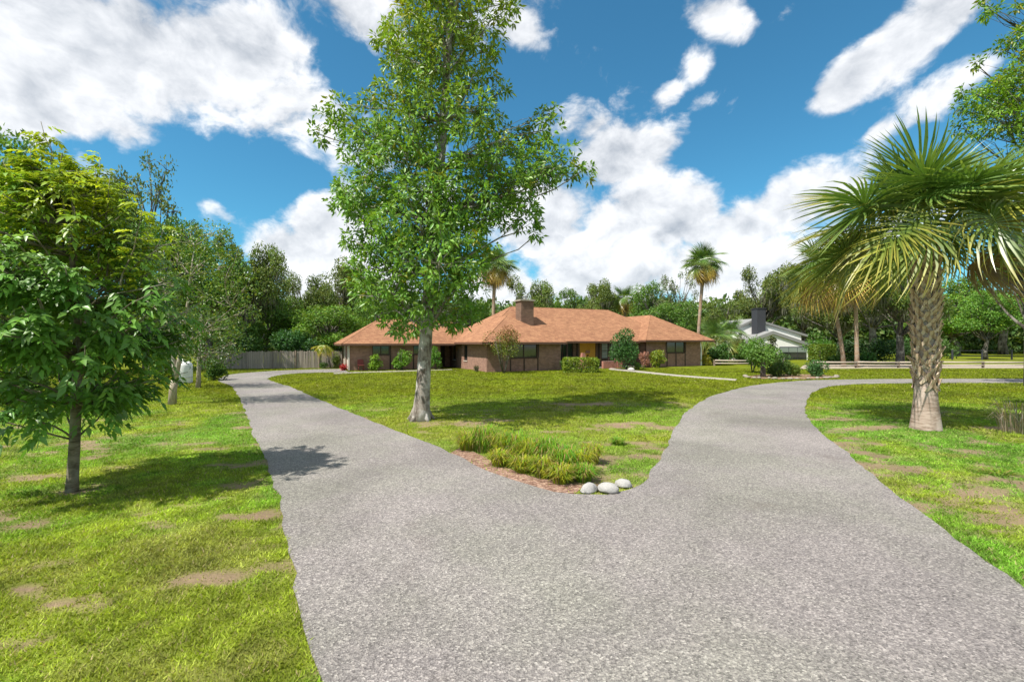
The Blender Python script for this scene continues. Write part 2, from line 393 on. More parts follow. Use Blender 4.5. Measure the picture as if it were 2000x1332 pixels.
# patches of bare sandy soil (photo pixel, half width, half height)
dirt_px = [(1830,965,125,34),(1755,922,75,24),(1880,882,80,13),(1905,1012,100,20),(1700,888,50,16),(1965,925,45,16),(1985,1045,70,14),(1930,990,60,14),(1690,860,30,10),
 (335,868,70,7),(447,845,22,6),(190,893,36,7),(505,1003,46,14),(100,884,28,4),(190,1160,48,12),(85,1105,60,12),(60,1155,60,11),(255,1240,80,13),(325,1310,70,16),
 (480,1140,60,9),(430,1012,34,8),(30,940,90,9),(545,1020,10,40),(575,1090,9,30),(110,1290,60,12),(330,1045,25,7),(280,852,60,4),(60,1030,40,10),(395,1085,40,8),
 (1180,905,36,16),(1235,868,30,9),(1150,950,90,12),(1000,932,90,14),(1215,830,60,6),(1240,925,30,10),(905,892,40,8),(140,962,40,9),(1150,790,90,4),(1330,790,20,5),(1475,760,30,3),(1700,835,60,4)]
dirt = []
for (px, py, a, b) in dirt_px:
    c = G(px, py); dirt.append((c.x, c.y, a*c.y/F, b*c.y/(py-HZ)))
def lawn_fn(x, y):
    """cover 0..1 and living colour of the turf at ground points"""
    wx = x+.5*(fb(x, y, 1.3)-.5); wy = y+.5*(fb(x+40, y, 1.3)-.5)
    bare = np.zeros_like(x)
    for (cx, cyy, a, b) in dirt:
        q = ((wx-cx)/a)**2+((wy-cyy)/b)**2
        bare = np.maximum(bare, np.exp(-q*.75))
    bare = sstep(bare+2.2*(fb(x, y*1.3, 1.7, 5)-.54), .36, 1.05)*.93
    near = 1-sstep(y, 12, 20)
    thin = sstep(fb(x, y*1.35, 1.15, 5), .535, .70)*near*.85
    cover = np.clip(1-np.maximum(bare, thin), 0, 1)
    t1 = sstep(fb(x+9, y+3, .16, 4), .40, .62); t2 = sstep(fb(x-30, y+60, .55, 4), .45, .68); t3 = sstep(fb(x+70, y-20, 1.6, 3), .5, .72)
    lush = np.array((.150, .31, .030)); mid = np.array((.215, .355, .030)); yel = np.array((.315, .355, .032)); dry = np.array((.42, .34, .16))
    c = lush+(mid-lush)*t1[..., None]; c = c+(yel-c)*(t2*.65)[..., None]; c = c+(dry-c)*(t3*.22)[..., None]
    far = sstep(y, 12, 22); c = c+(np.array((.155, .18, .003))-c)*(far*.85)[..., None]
    c = c*(.42+1.16*fb(x+3, y-8, 5.5, 3))[..., None]*(.65+.7*fb(x-13, y+8, .8, 3))[..., None]
    isl = np.exp(-(((x+.6)/5.5)**2+((y-12.3)/3.2)**2))       # the drier tip of the island lawn
    c = c+(yel*.95-c)*(isl*.6)[..., None]
    return cover, c
def lin(a, b, s): return list(np.arange(a, b, s))
gx = [-900,-500,-300,-180,-120,-80,-60]+lin(-48,-16,.8)+lin(-16,17,.13)+lin(17,50,.8)+[52,60,80,120,180,300,500,900]
gy = [-60,-30,-12,-4,0]+lin(2.0,15,.13)+lin(15,50,.4)+[52,56,62,70,80,95,120,160,230,340,520,800,1400]
gx = np.array(gx); gy = np.array(gy)
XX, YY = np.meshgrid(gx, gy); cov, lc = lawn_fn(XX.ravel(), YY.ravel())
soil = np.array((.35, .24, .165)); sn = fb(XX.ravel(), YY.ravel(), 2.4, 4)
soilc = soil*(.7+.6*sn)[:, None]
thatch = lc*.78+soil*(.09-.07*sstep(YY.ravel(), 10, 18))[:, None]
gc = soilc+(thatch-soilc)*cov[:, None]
nx, ny = len(gx), len(gy); idx = np.arange(nx*ny).reshape(ny, nx)
gf = np.stack([idx[:-1, :-1], idx[:-1, 1:], idx[1:, 1:], idx[1:, :-1]], -1).reshape(-1, 4)
gz = np.zeros(nx*ny)
lawn = mobj('lawn', np_mesh('lawn', np.stack([XX.ravel(), YY.ravel(), gz], -1), gf, MAT['lawn'], gc)); tag(lawn, kind='structure')

def in_poly(x, y, poly):
    inside = np.zeros(len(x), bool); n = len(poly); j = n-1
    for i in range(n):
        xi, yi, xj, yj = poly[i][0], poly[i][1], poly[j][0], poly[j][1]
        if yi != yj:
            c = ((yi > y) != (yj > y)) & (x < (xj-xi)*(y-yi)/(yj-yi)+xi); inside ^= c
        j = i
    return inside
HO = Vector((-1.85, 35.5, 0)); HA = R_(25)
hu = Vector((math.cos(HA), math.sin(HA), 0)); hv = Vector((-math.sin(HA), math.cos(HA), 0))
def H(u, v, z=0): return HO+hu*u+hv*v+Vector((0, 0, z))
house_poly = [H(0,0), H(6.4,0), H(6.4,1.0), H(15.85,1.0), H(15.85,.7), H(22.6,.7), H(22.6,14), H(-9.2,14), H(-9.2,6.5), H(0,6.5)]
rings = [(2.3,4.2,5800,.036,.0115),(4.2,6.5,4200,.037,.0125),(6.5,10,2100,.040,.016),(10,15,850,.044,.020),(15,23,330,.055,.028),(23,40,120,.06,.045)]
VS = []; CS = []
for (y0, y1, dn, hh, ww) in rings:
    xm = 1.13*y1+4.6; n = int(2*xm*(y1-y0)*dn)
    y = rng.uniform(y0, y1, n); x = rng.uniform(-xm, xm, n)
    k = np.abs(x) < 1.13*y+4.6; x, y = x[k], y[k]
    k = ~in_poly(x, y, road_poly); x, y = x[k], y[k]
    if y1 > 22: k = ~in_poly(x, y, house_poly) & ~in_poly(x, y, walk); x, y = x[k], y[k]
    if y0 < 10: k = ~in_poly(x, y, border) | (rng.rand(len(x)) < .12); x, y = x[k], y[k]
    cv, c = lawn_fn(x, y); k = rng.rand(len(x)) < cv**1.3*.96+.04; x, y, c, cv = x[k], y[k], c[k], cv[k]
    n = len(x); a = rng.uniform(0, 2*math.pi, n); ln = rng.uniform(.25, 1.0, n); clump = fb(x, y, 3.1, 3)
    h = hh*(.35+.6*rng.rand(n)+1.1*np.maximum(0, clump-.35))*(.6+.4*cv); w = ww*rng.uniform(.7, 1.3, n)
    lean = h*ln*1.5; b = rng.uniform(0, 2*math.pi, n)
    p = np.stack([x, y, np.zeros(n)-.002], -1)
    s = np.stack([np.cos(a)*w/2, np.sin(a)*w/2, np.zeros(n)], -1)
    t = p+np.stack([np.cos(b)*lean, np.sin(b)*lean, h], -1)
    VS.append(np.stack([p-s, p+s, t], 1).reshape(-1, 3))
    f = rng.rand(n)
    c = c*(.62+.95*rng.rand(n)**1.3)[:, None]; straw = rng.rand(n) < (.07 if y1 < 16 else .02); c[straw] = np.array((.40, .33, .16))*(.7+.5*rng.rand(straw.sum()))[:, None]
    CS.append(np.repeat(c, 3, 0))
V = np.concatenate(VS); C = np.concatenate(CS)
gr = mobj('grass', np_mesh('grass', V, np.arange(len(V)).reshape(-1, 3), MAT['blade'], C)); tag(gr, 'short green lawn grass beside the driveway', kind='stuff'); gr['category'] = 'grass'

# ================================================================== FOLIAGE TOOLS
def unit(a): return a/np.maximum(np.linalg.norm(a, axis=-1, keepdims=True), 1e-9)
def leaves(pos, d, nrm, L, W, col, fold=.22, droop=.12):
    """folded pointed leaves, four triangles each"""
    n = len(pos); d = unit(d); s = unit(np.cross(d, nrm)); up = np.cross(s, d)
    L = np.broadcast_to(L, (n,))[:, None]; W = np.broadcast_to(W, (n,))[:, None]
    c = pos+d*L*.48-up*L*.02
    l = pos+d*L*.42+s*W*.5+up*W*fold; r = pos+d*L*.42-s*W*.5+up*W*fold
    t = pos+d*L-np.array((0, 0, 1.0))*L*droop
    V = np.stack([pos, l, t, r, c], 1).reshape(-1, 3)
    b = (np.arange(n)*5)[:, None, None]
    Fc = (b+np.array([[0, 4, 1], [1, 4, 2], [4, 3, 2], [0, 3, 4]])[None]).reshape(-1, 3)
    return V, Fc, np.repeat(col, 5, 0)
def cards(pos, d, nrm, L, W, col, fold=.25):
    n = len(pos); d = unit(d); s = unit(np.cross(d, nrm)); up = np.cross(s, d)
    L = np.broadcast_to(L, (n,))[:, None]; W = np.broadcast_to(W, (n,))[:, None]
    l = pos+d*L*.45+s*W*.5+up*W*fold; r = pos+d*L*.45-s*W*.5+up*W*fold; t = pos+d*L
    V = np.stack([pos, l, t, r], 1).reshape(-1, 3); b = (np.arange(n)*4)[:, None, None]
    Fc = (b+np.array([[0, 2, 1], [0, 3, 2]])[None]).reshape(-1, 3)
    return V, Fc, np.repeat(col, 4, 0)
def join(parts):
    V = []; Fc = []; C = []; b = 0
    for v, f, c in parts:
        V.append(v); Fc.append(f+b); C.append(c); b += len(v)
    return np.concatenate(V), np.concatenate(Fc), np.concatenate(C)
def rdir(n, r=rng): return unit(r.normal(size=(n, 3)))
def vary(col, n, r=rng, amt=.28, hue=.16):
    c = np.array(col)[None]*(1-amt+2*amt*r.rand(n, 1)); c = c.copy()
    h = (r.rand(n)-.5)*2*hue; c[:, 0] *= 1+h; c[:, 2] *= 1-h*.5
    return c
def limb(m, a, b, r0, r1, r=random, sag=.12, n=5, sides=6):
    a, b = Vector(a), Vector(b); d = b-a; L = d.length; pts = []; rad = []
    off = Vector((r.uniform(-1, 1), r.uniform(-1, 1), r.uniform(-.6, .6)))*L*sag
    for i in range(n+1):
        t = i/n; pts.append(a+d*t+off*math.sin(math.pi*t)+Vector((r.uniform(-1, 1), r.uniform(-1, 1), r.uniform(-1, 1)))*L*.02*(0 < i < n)); rad.append(r0+(r1-r0)*t)
    m.tube(pts, rad, sides); return pts

# ---------------------------------------------------------------- hero: shade tree on the island lawn
def leaf_clump_cluster(center, rad, n, L, base, r, yel=0, per=13, squash=.85):
    """small sprays of leaves spread through a blob; returns geometry and the spray points"""
    k = max(3, n//per); d = rdir(k, r); rr = rad*(.25+.80*r.rand(k)**.55)
    sp = np.array(center)[None]+d*rr[:, None]*np.array((1, 1, squash))
    pos = np.repeat(sp, per, 0); ax = unit(np.repeat(d, per, 0)*.5+np.array((0, 0, .1))+rdir(k*per, r)*.9)
    pos = pos+ax*(L*.9*r.rand(k*per, 1))
    dd = unit(ax+rdir(k*per, r)*.35-np.array((0, 0, .28))); nr = unit(np.repeat(d, per, 0)*.75+np.array((0, 0, .55))+rdir(k*per, r)*.75)
    c = vary(base, k*per, r); tone = np.repeat(.78+.44*r.rand(k, 1), per, 0); c = c*tone
    if yel:
        yy = np.repeat(r.rand(k) < yel, per); c[yy] = vary((.24, .27, .025), int(yy.sum()), r)
    return leaves(pos, dd, nr, L*(.7+.5*r.rand(k*per)), L*.40*(.8+.4*r.rand(k*per)), c), sp

def shade_tree():
    r = np.random.RandomState(21); ra = random.Random(21); Y0 = 13.45; B = G(822, 820)
    root = thing('shade_tree', 'tall leafy shade tree with pale grey trunk on the island lawn', 'tree', B)
    def L3(px, py, dy=0): return P3(px, py, Y0+dy)-B
    tp = [(820,826),(823,800),(826,760),(829,700),(833,640),(840,540),(849,430),(859,330),(866,240),(872,150),(878,60),(884,-60),(888,-160),(889,-230)]
    tr = [.34,.245,.205,.19,.18,.165,.15,.135,.12,.10,.085,.06,.04,.02]
    pts = [L3(*p) for p in tp]; m = MB(); m.tube(pts, tr, 14)
    for i in range(5):                                   # root flare
        a = i*1.26+.4; m.tube([(.14*math.cos(a), .14*math.sin(a), .34), (.26*math.cos(a), .26*math.sin(a), .10), (.42*math.cos(a), .42*math.sin(a), -.03)], [.10, .09, .03], 6)
    cl = [(800,600,66),(868,590,60),(745,560,55),(905,548,50),(785,520,80),(862,500,80),(715,520,42),(740,450,70),(820,430,90),(900,450,70),(905,500,50),(690,395,46),(722,360,60),(780,340,80),(860,370,80),(930,385,60),
     (990,400,52),(1030,432,30),(1022,375,50),(980,322,60),(1050,322,52),(1100,318,42),(1132,338,24),(1060,255,34),(1072,222,18),(1010,275,35),(930,290,55),(700,290,38),(742,272,48),(682,240,32),(645,238,28),(620,262,16),(662,205,22),(716,196,18),
     (795,260,62),(835,200,72),(905,220,58),(958,215,28),(978,180,18),(770,180,40),(802,120,60),(872,120,72),(930,135,42),(962,92,26),(790,60,50),(862,40,70),(930,50,44),(985,22,26),(1002,10,14),(757,100,18),
     (830,-40,76),(900,-50,76),(870,-130,66),(820,-110,46),(888,-200,45),(770,638,20),(905,628,26),(928,606,20),(690,470,22),(668,400,18),(1045,460,14),(700,560,26)]
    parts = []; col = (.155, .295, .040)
    for (px, py, rp) in cl:
        rad = rp/68.4; spread = max(0, 1.5-abs(px-860)/240)
        offs = [r.uniform(-.5, .5)*spread] if rp < 44 else [-.9*spread*r.uniform(.5, 1), .9*spread*r.uniform(.5, 1.)]
        if rp > 60: offs.append(r.uniform(-1.6, 1.6)*spread)
        for dy in offs:
            c = L3(px, py, dy); nl = int(640*(rad**1.7)/(1 if len(offs) == 1 else 1.1*len(offs)/2.0))+45
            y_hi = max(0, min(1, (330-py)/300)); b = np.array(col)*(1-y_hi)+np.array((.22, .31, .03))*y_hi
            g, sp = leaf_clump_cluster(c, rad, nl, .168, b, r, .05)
            parts.append(g)
            # a limb from the stem, lower down, and twigs to the sprays
            zt = c.z-.30*abs(c.x)-.35; kz = min(range(len(pts)), key=lambda i: abs(pts[i].z-zt)); kz = max(kz, 4)
            bp = limb(m, pts[kz], c, .018+.045*rad, .012, ra, .10, 5, 5)
            for q in sp[::3]: limb(m, bp[3] if ra.random() < .5 else bp[4], q, .010, .004, ra, .1, 2, 3)
    m.obj('trunk', MAT['bark_main'], root)
    V, Fc, C = join(parts); mobj('crown', np_mesh('shade_crown', V, Fc, MAT['leaf'], C), root)
shade_tree()

# ---------------------------------------------------------------- hero: young tree with big compound leaves
def young_tree():
    r = np.random.RandomState(5); ra = random.Random(5); B = G(141, 960); Y0 = B.y
    root = thing('young_tree', 'young slender tree with large dark compound leaves and yellow new shoots', 'tree', B)
    def L3(px, py, dy=0): return P3(px, py, Y0+dy)-B
    m = MB(); tp = [(140,966),(142,930),(146,860),(149,790),(152,700),(150,600),(140,500),(132,440),(122,390),(112,350)]
    pts = [L3(*p) for p in tp]; m.tube(pts, [.085,.072,.066,.063,.058,.046,.032,.02,.012,.006], 10)
    ph = []; pd = []; py_ = []
    shoots = [(80,238,0),(95,275,.1),(195,305,.2),(185,325,.0),(280,395,-.3),(5,315,-.2),(-15,325,.2),(125,310,.4),(240,370,.3),(-60,330,.3),(40,340,-.4),(320,440,.2),(60,290,-.2),(150,340,-.4),(215,345,-.2)]
    # boughs: end point, foliage radius
    ends = []
    for i in range(185):
        a = r.uniform(0, 2*math.pi); h = r.rand()**.9; z = 1.36+h*3.5
        R = float(np.interp(h, [0, .12, .35, .6, .8, 1], [1.2, 1.75, 1.95, 1.75, 1.25, .45]))*(.35+.65*r.rand()**.45)
        ends.append(Vector((R*math.cos(a)-.02-.25*h, R*math.sin(a), z+r.normal()*.12)))
    for e in ends:
        base = min(pts, key=lambda p: abs(p.z-(e.z-.55*e.xy.length*.7))) if e.z > 1.3 else pts[3]
        bp = limb(m, base, e, .016, .006, ra, .08, 5, 5)
        for k in range(12):
            t = .35+.65*r.rand(); q = bp[min(5, int(t*5))]; q = np.array(q)+r.normal(size=3)*.05
            ph.append(q); o = np.array((e.x*.55, e.y*.55, .12+.1*r.normal())); pd.append(unit(o/max(.3, np.linalg.norm(o))+rdir(1, r)[0]*.85)); py_.append(max(0, (q[2]-3.0)/1.7)*r.uniform(.4, 1.2)+(.25*r.rand()))
    for (px, py, dy) in shoots:
        e = L3(px, py, dy); s = L3(px+ (150-px)*.35, py+170, dy*.5); bp = limb(m, s, e, .014, .004, ra, .04, 6, 5)
        for k in range(40):
            t = r.rand(); i = min(5, int(t*6)); q = np.array(bp[i].lerp(bp[i+1], r.rand())); a = r.uniform(0, 6.3)
            ph.append(q); pd.append(unit(np.array((math.cos(a), math.sin(a), .5)))); py_.append(1.0)
    ph = np.array(ph); pd = np.array(pd); yv = np.clip(np.array(py_), 0, 1)
    n = len(ph); side = unit(np.cross(pd, np.array((0, 0, 1.0))[None]+rdir(n, r)*.15)); RL = r.uniform(.20, .34, n)*(1-.35*yv)
    P = []; D = []; LL = []; WW = []; CC = []; NN = []; OUT = unit(ph-np.array((-.1, 0, 2.6)))
    dark = np.array((.125, .28, .042)); fresh = np.array((.46, .52, .03))
    tone = dark[None]+(fresh-dark)[None]*((yv**1.6)*(.35+.65*r.rand(n)))[:, None]; tone *= (.65+.75*r.rand(n, 1)**1.4)
    for j in range(7):
        t = [.35,.35,.62,.62,.86,.86,1.0][j]; sg = [1,-1,1,-1,1,-1,0][j]
        pos = ph+pd*(RL*t)[:, None]-np.array((0, 0, 1.0))*(RL*t*t*.45)[:, None]
        d = pd*.75+side*sg*.95-np.array((0, 0, .42))+rdir(n, r)*.22
        P.append(pos); D.append(d); LL.append((.115+.05*r.rand(n))*(1-.30*yv)*(1.15 if sg == 0 else .8+.3*t)); WW.append(LL[-1]*.44)
        NN.append(unit(np.array((0, 0, .8))[None]+OUT*.6+rdir(n, r)*.45)); CC.append(tone*(.88+.24*r.rand(n, 1)))
    # leaf stalks
    V, Fc, C = leaves(np.concatenate(P), np.concatenate(D), np.concatenate(NN), np.concatenate(LL), np.concatenate(WW), np.concatenate(CC), .16, .22)
    m.obj('trunk', MAT['bark_young'], root)
    mobj('crown', np_mesh('young_crown', V, Fc, MAT['leaf'], C), root)
young_tree()

# ---------------------------------------------------------------- generic broadleaf trees
def crown_parts(r, blobs, nper, L, base, per=9, yel=0, loose=1.05):
    parts = []
    for (c, rad, k) in blobs:
        n = int(nper*k); d = rdir(n, r); rr = rad*(.55+(loose-.55)*r.rand(n)**.6)
        pos = np.array(c)[None]+d*rr[:, None]*np.array((1, 1, .8)); pos = pos+r.normal(size=(n, 3))*L*.35
        dd = unit(d*.6+rdir(n, r)-np.array((0, 0, .2))); nr = unit(d*.95+np.array((0, 0, .45))+rdir(n, r)*.6)
        col = vary(base, n, r, .30, .2)*(.80+.40*r.rand())
        if yel: col[r.rand(n) < yel] = (.22, .25, .03)
        parts.append(cards(pos, dd, nr, L*(.7+.6*r.rand(n)), L*.55*(.7+.6*r.rand(n)), col))
    return join(parts)
def tree_variant(seed, kind):
    """a 10 m tree: trunk mesh, crown mesh, moss mesh or None"""
    r = np.random.RandomState(seed); ra = random.Random(seed)
    spec = dict(oak=(46, 4.6, 3.3, 6.2, .95, 330, .26), tall=(40, 2.7, 4.0, 6.0, .95, 330, .24), bushy=(46, 3.9, 4.6, 4.9, 1.0, 330, .26), airy=(46, 3.6, 3.4, 6.4, .62, 90, .23))[kind]
    nb, Rr, Rz, zc, br, npl, L = spec
    bl = []
    for i in range(nb):
        d = rdir(1, r)[0]; k = .45+.55*r.rand()**.5
        if d[2] < -.35: d[2] *= .4
        lump = 1+.22*math.sin(3*math.atan2(d[1], d[0])+seed)+.12*r.normal()
        bl.append((np.array((d[0]*Rr*k*lump, d[1]*Rr*k*lump, zc+d[2]*Rz*k)), br*r.uniform(.6, 1.25), r.uniform(.5, 1.15)))
    m = MB(); top = zc+Rz*.45; pts = [Vector((ra.uniform(-.12, .12)*i, ra.uniform(-.12, .12)*i, top*i/6)) for i in range(7)]; pts[0].z = -.1
    w = dict(oak=.36, tall=.24, bushy=.24, airy=.24)[kind]
    m.tube(pts, [w*1.25, w, w*.85, w*.7, w*.5, w*.3, w*.12], 9)
    for (c, rad, k) in bl:
        zt = max(1.4, c[2]*.62-.25*np.hypot(c[0], c[1])*.3); b = min(pts[1:], key=lambda p: abs(p.z-zt)); limb(m, b, c, w*.28, .03, ra, .14, 5, 5)
        if kind == 'airy':
            for q in range(5): limb(m, c, Vector(c)+Vector(rdir(1, r)[0])*rad*1.1, .028, .008, ra, .1, 3, 3)
    base = dict(oak=(.135, .185, .040), tall=(.105, .20, .032), bushy=(.125, .22, .034), airy=(.15, .19, .06))[kind]
    V, Fc, C = crown_parts(r, bl, npl, L, base, yel=.02)
    moss = None
    if kind == 'oak':
        P = []
        for (c, rad, k) in bl:
            if r.rand() < .75:
                n = r.randint(24, 60); a = r.uniform(0, 6.28, n)
                P.append(np.array(c)[None]+np.stack([np.cos(a)*rad*.9*r.rand(n)**.5, np.sin(a)*rad*.9*r.rand(n)**.5, -rad*.5*np.ones(n)], -1))
        P = np.concatenate(P); n = len(P); ln = r.uniform(.3, 1.6, n)*r.uniform(.5, 1, n)
        moss = cards(P, np.array((0, 0, -1.0))[None]+rdir(n, r)*.08, rdir(n, r), ln, .03+.06*r.rand(n), vary((.18, .185, .13), n, r, .35, .08), .1)
        moss = np_mesh('moss', *moss[:2], MAT['moss'], moss[2])
    return m.mesh('trunk', MAT['bark_oak']), np_mesh('crown', V, Fc, MAT['leaf_far'], C), moss
VAR = {}
for i, k in enumerate(['oak', 'oak', 'oak', 'tall', 'tall', 'bushy', 'bushy', 'airy', 'airy']):
    VAR.setdefault(k, []).append(tree_variant(100+i, k))
def bg_tree(px, Y, top, wpx, kind, vi, label, tint=(1, 1, 1), group='trees behind the houses', name='oak_tree', bend=0):
    X = (px-1000)*Y/F; Hh = CH+(HZ-top)*Y/F; nat = dict(oak=9.9, tall=10.4, bushy=9.9, airy=10.2)[kind]
    rad = dict(oak=5.3, tall=3.4, bushy=4.6, airy=4.2)[kind]
    sz = Hh/nat; sxy = wpx*Y/F/2/rad
    t = thing(name, label, 'tree', (X, Y, 0), rng.uniform(0, 6.28), group); t.scale = (sxy, sxy, sz)
    tm, cm, mm = VAR[kind][vi % len(VAR[kind])]
    mobj('trunk', tm, t); c = mobj('crown', cm, t); c.color = (*tint, 1)
    if mm is not None:
        s = mobj('spanish_moss', mm, t); s['kind'] = 'stuff'
    return t
g1, g2, g3 = (1.0, 1.0, 1.0), (.8, .85, .8), (1.25, 1.2, 1.0)
BG = [
 (-70,30,215,330,'bushy',0,'broad green tree rising behind the young compound-leaf tree',(1.0,1.1,.9)),
 (160,36,330,230,'oak',0,'dark oak crown just behind the young compound-leaf tree',(.9,1,.8)),
 (285,40,285,190,'airy',0,'tall thin-crowned oak with open twiggy top over the white tank',(.9,1,.8)),
 (330,36,400,150,'tall',0,'narrow dark green tree between the thin-crowned oak and the forked tree',(.9,1.0,.9)),
 (408,44,440,170,'tall',1,'upright glossy green tree rising behind the forked tree',(1.3,1.35,1.2)),
 (480,47,452,150,'oak',1,'moss-hung oak with dark leaning limb beyond the picket fence',(.95,1,.85)),
 (520,50,545,150,'bushy',1,'low dark tree above the middle of the picket fence',(.8,.9,.8)),
 (588,56,520,130,'oak',2,'round-topped oak beyond the end of the picket fence',(.9,.95,.8)),
 (665,60,505,150,'oak',0,'grey mossy oak rising behind the garage wing roof',(1.0,.95,.95)),
 (640,48,590,180,'bushy',0,'bright green bushy tree just behind the picket fence beside the garage',(1.15,1.2,1.0)),
 (735,54,560,120,'bushy',1,'dense green tree behind the left hip of the garage roof',(1,1.1,.9)),
 (820,62,560,160,'oak',2,'dark oak directly behind the shade tree crown',(.8,.9,.8)),
 (915,64,570,110,'bushy',0,'mid green tree behind the lower roof beside the thick headed palm',(.95,1,.9)),
 (1030,72,535,110,'oak',1,'spreading oak crown behind the roof chimney',(.95,1,.85)),
 (1108,76,560,75,'bushy',1,'small rounded tree between the chimney oak and the wide oak',(.95,1,.85)),
 (1160,74,545,110,'oak',0,'wide mossy oak behind the main roof ridge',(1,1,.9)),
 (1268,70,540,90,'tall',0,'pointed green tree rising beside the short palm behind the roof',(1.1,1.1,.95)),
 (1325,68,515,95,'airy',1,'sparse grey-green tree with see-through crown next to the tall palm',(1.0,1.05,1.3)),
 (1312,60,580,110,'bushy',0,'dense green tree behind the right wing roof',(.85,.95,.85)),
 (1420,82,575,130,'oak',2,'low spreading oak between the tall palm and the white house',(1,1.05,.9)),
 (1490,78,518,130,'oak',1,'moss-draped oak over the white house chimney',(1.0,.95,1.0)),
 (1570,74,505,150,'oak',0,'big moss-draped oak behind the right roof of the white house',(1.05,1,1.0)),
 (1640,66,560,150,'oak',2,'mossy oak behind the pair of slender palms',(.95,.95,.9)),
 (1705,60,470,190,'oak',1,'large shady oak with leaning grey trunk behind the rail fence',(.75,.85,.75)),
 (1757,47,500,190,'oak',0,'oak with thick pale trunk right at the rail fence',(.85,.95,.8)),
 (1868,80,540,170,'bushy',1,'full round green tree in the paddock past the rail fence',(1.1,1.2,.9)),
 (1960,90,520,190,'oak',2,'dark mossy tree at the back of the paddock',(.75,.85,.75)),
 (1925,62,560,110,'tall',1,'light green tree standing in front of the dark paddock tree',(1.2,1.3,1.0)),
 (2080,70,440,260,'bushy',0,'tall leafy tree past the end of the rail fence',(.9,1,.8)),
]
for b in BG: bg_tree(*b)

# small forked tree and its neighbour beside the drive
def small_tree(px, py, top, label, seed, blobs_px, col, stems, bark, L=.10, nper=170, sides=8):
    r = np.random.RandomState(seed); ra = random.Random(seed); B = G(px, py); Y0 = B.y
    t = thing('small_tree', label, 'tree', B); m = MB(); bl = []; ends = []
    for st in stems:
        pts = [P3(a, b, Y0)-B for a, b, w in st]; m.tube(pts, [w for a, b, w in st], sides); ends += pts[1:]
    for (bx, by, rp) in blobs_px:
        for s in (-1, 1):
            c = P3(bx, by, Y0+s*r.uniform(.1, .9))-B; rad = rp*Y0/F; bl.append((np.array(c), rad, (rad/.7)**1.6))
            e = min(ends, key=lambda p: (p-c).length+max(0, p.z-c.z)*3); bp = limb(m, e, c, .022, .008, ra, .12, 5, 4)
            for q in range(4): limb(m, bp[3], Vector(c)+Vector(rdir(1, r)[0])*rad*.9, .010, .004, ra, .1, 3, 3)
    V, Fc, C = crown_parts(r, bl, nper, L, col, yel=.10, loose=1.15)
    m.obj('trunk', bark, t); mobj('crown', np_mesh('small_crown', V, Fc, MAT['leaf'], C), t)
small_tree(338, 790, 430, 'small tree forking low into tan stems, airy light green crown', 31,
 [(370,470,32),(420,455,26),(340,500,34),(400,510,40),(450,520,36),(480,560,28),(380,560,42),(435,580,44),(330,560,36),(480,610,26),(400,625,34),(345,620,30),(450,640,26),(310,540,30),(300,600,30),(320,660,20),(370,655,22)],
 (.12, .205, .028), [[(336,794,.14),(338,760,.12),(342,742,.12)],[(342,742,.10),(341,715,.08),(338,690,.06),(334,650,.05),(320,560,.03)],[(342,744,.09),(350,705,.075),(357,670,.06),(362,630,.045),(372,540,.03),(380,480,.015)],[(355,682,.045),(368,665,.04),(390,650,.032),(420,630,.02),(455,600,.012)]], MAT['bark_pale'], .11, 190)
small_tree(388, 757, 620, 'low round tree with plain pale trunk beside the white tank', 32,
 [(350,640,30),(390,630,36),(430,640,34),(460,670,26),(365,675,32),(410,680,36),(445,695,22),(340,690,22),(390,700,24)],
 (.070, .135, .022), [[(387,760,.12),(388,735,.10),(389,700,.08),(392,650,.05)]], MAT['bark_pale'], .13, 150)

# overhanging tree at the right, its trunk past the edge of the picture
def overhang_tree():
    r = np.random.RandomState(77); ra = random.Random(77); B = Vector((18.2, 14.5, 0)); Y0 = 13.0
    t = thing('overhanging_tree', 'light green tree with loose branches reaching over the big palm', 'tree', B); m = MB()
    tp = [(0,0,-.1),(.05,.1,1.5),(-.1,.1,3),(-.2,-.1,4.6),(0,-.3,6.5),(.1,-.3,8.6),(0,-.3,10.4)]
    m.tube(tp, [.36,.29,.26,.23,.19,.12,.05], 12); tv = [Vector(p) for p in tp]; parts = []
    cl = [(1900,205,26),(1930,190,34),(1960,175,34),(1990,140,34),(1905,125,10),(1885,180,12),(1955,95,16),(1985,75,20),(1935,20,14),(1918,8,9),(2000,220,48),(1950,235,36),(1880,245,22),(2040,170,60),(2060,60,60),(2100,260,80),(2130,120,90),(2180,-20,90),(2110,-60,60),(2220,230,110),(2300,80,110),(2260,-60,80),(2020,290,44),(1990,10,10)]
    for (px, py, rp) in cl:
        for dy in ([0] if rp < 30 else [-.5, .6]):
            c = P3(px, py, Y0+dy+r.uniform(-.3, .3))-B; rad = rp*Y0/F
            g, sp = leaf_clump_cluster(c, rad, int(800*rad**1.7)+60, .125, (.15, .28, .018), r, .06, 10); parts.append(g)
            b = min(tv[2:], key=lambda p: abs(p.z-(c.z-.6-.15*abs(c.x)))); bp = limb(m, b, c, .05, .010, ra, .10, 6, 5)
            for q in sp[::3]: limb(m, bp[4], q, .010, .004, ra, .1, 2, 3)
    V, Fc, C = join(parts); m.obj('trunk', MAT['bark_oak'], t); mobj('crown', np_mesh('overhang_crown', V, Fc, MAT['leaf'], C), t)
overhang_tree()
bg_tree(2010, 24, 330, 190, 'oak', 1, 'dark mossy oak with low limb close behind the big palm', (.8, .9, .75), name='oak_tree')

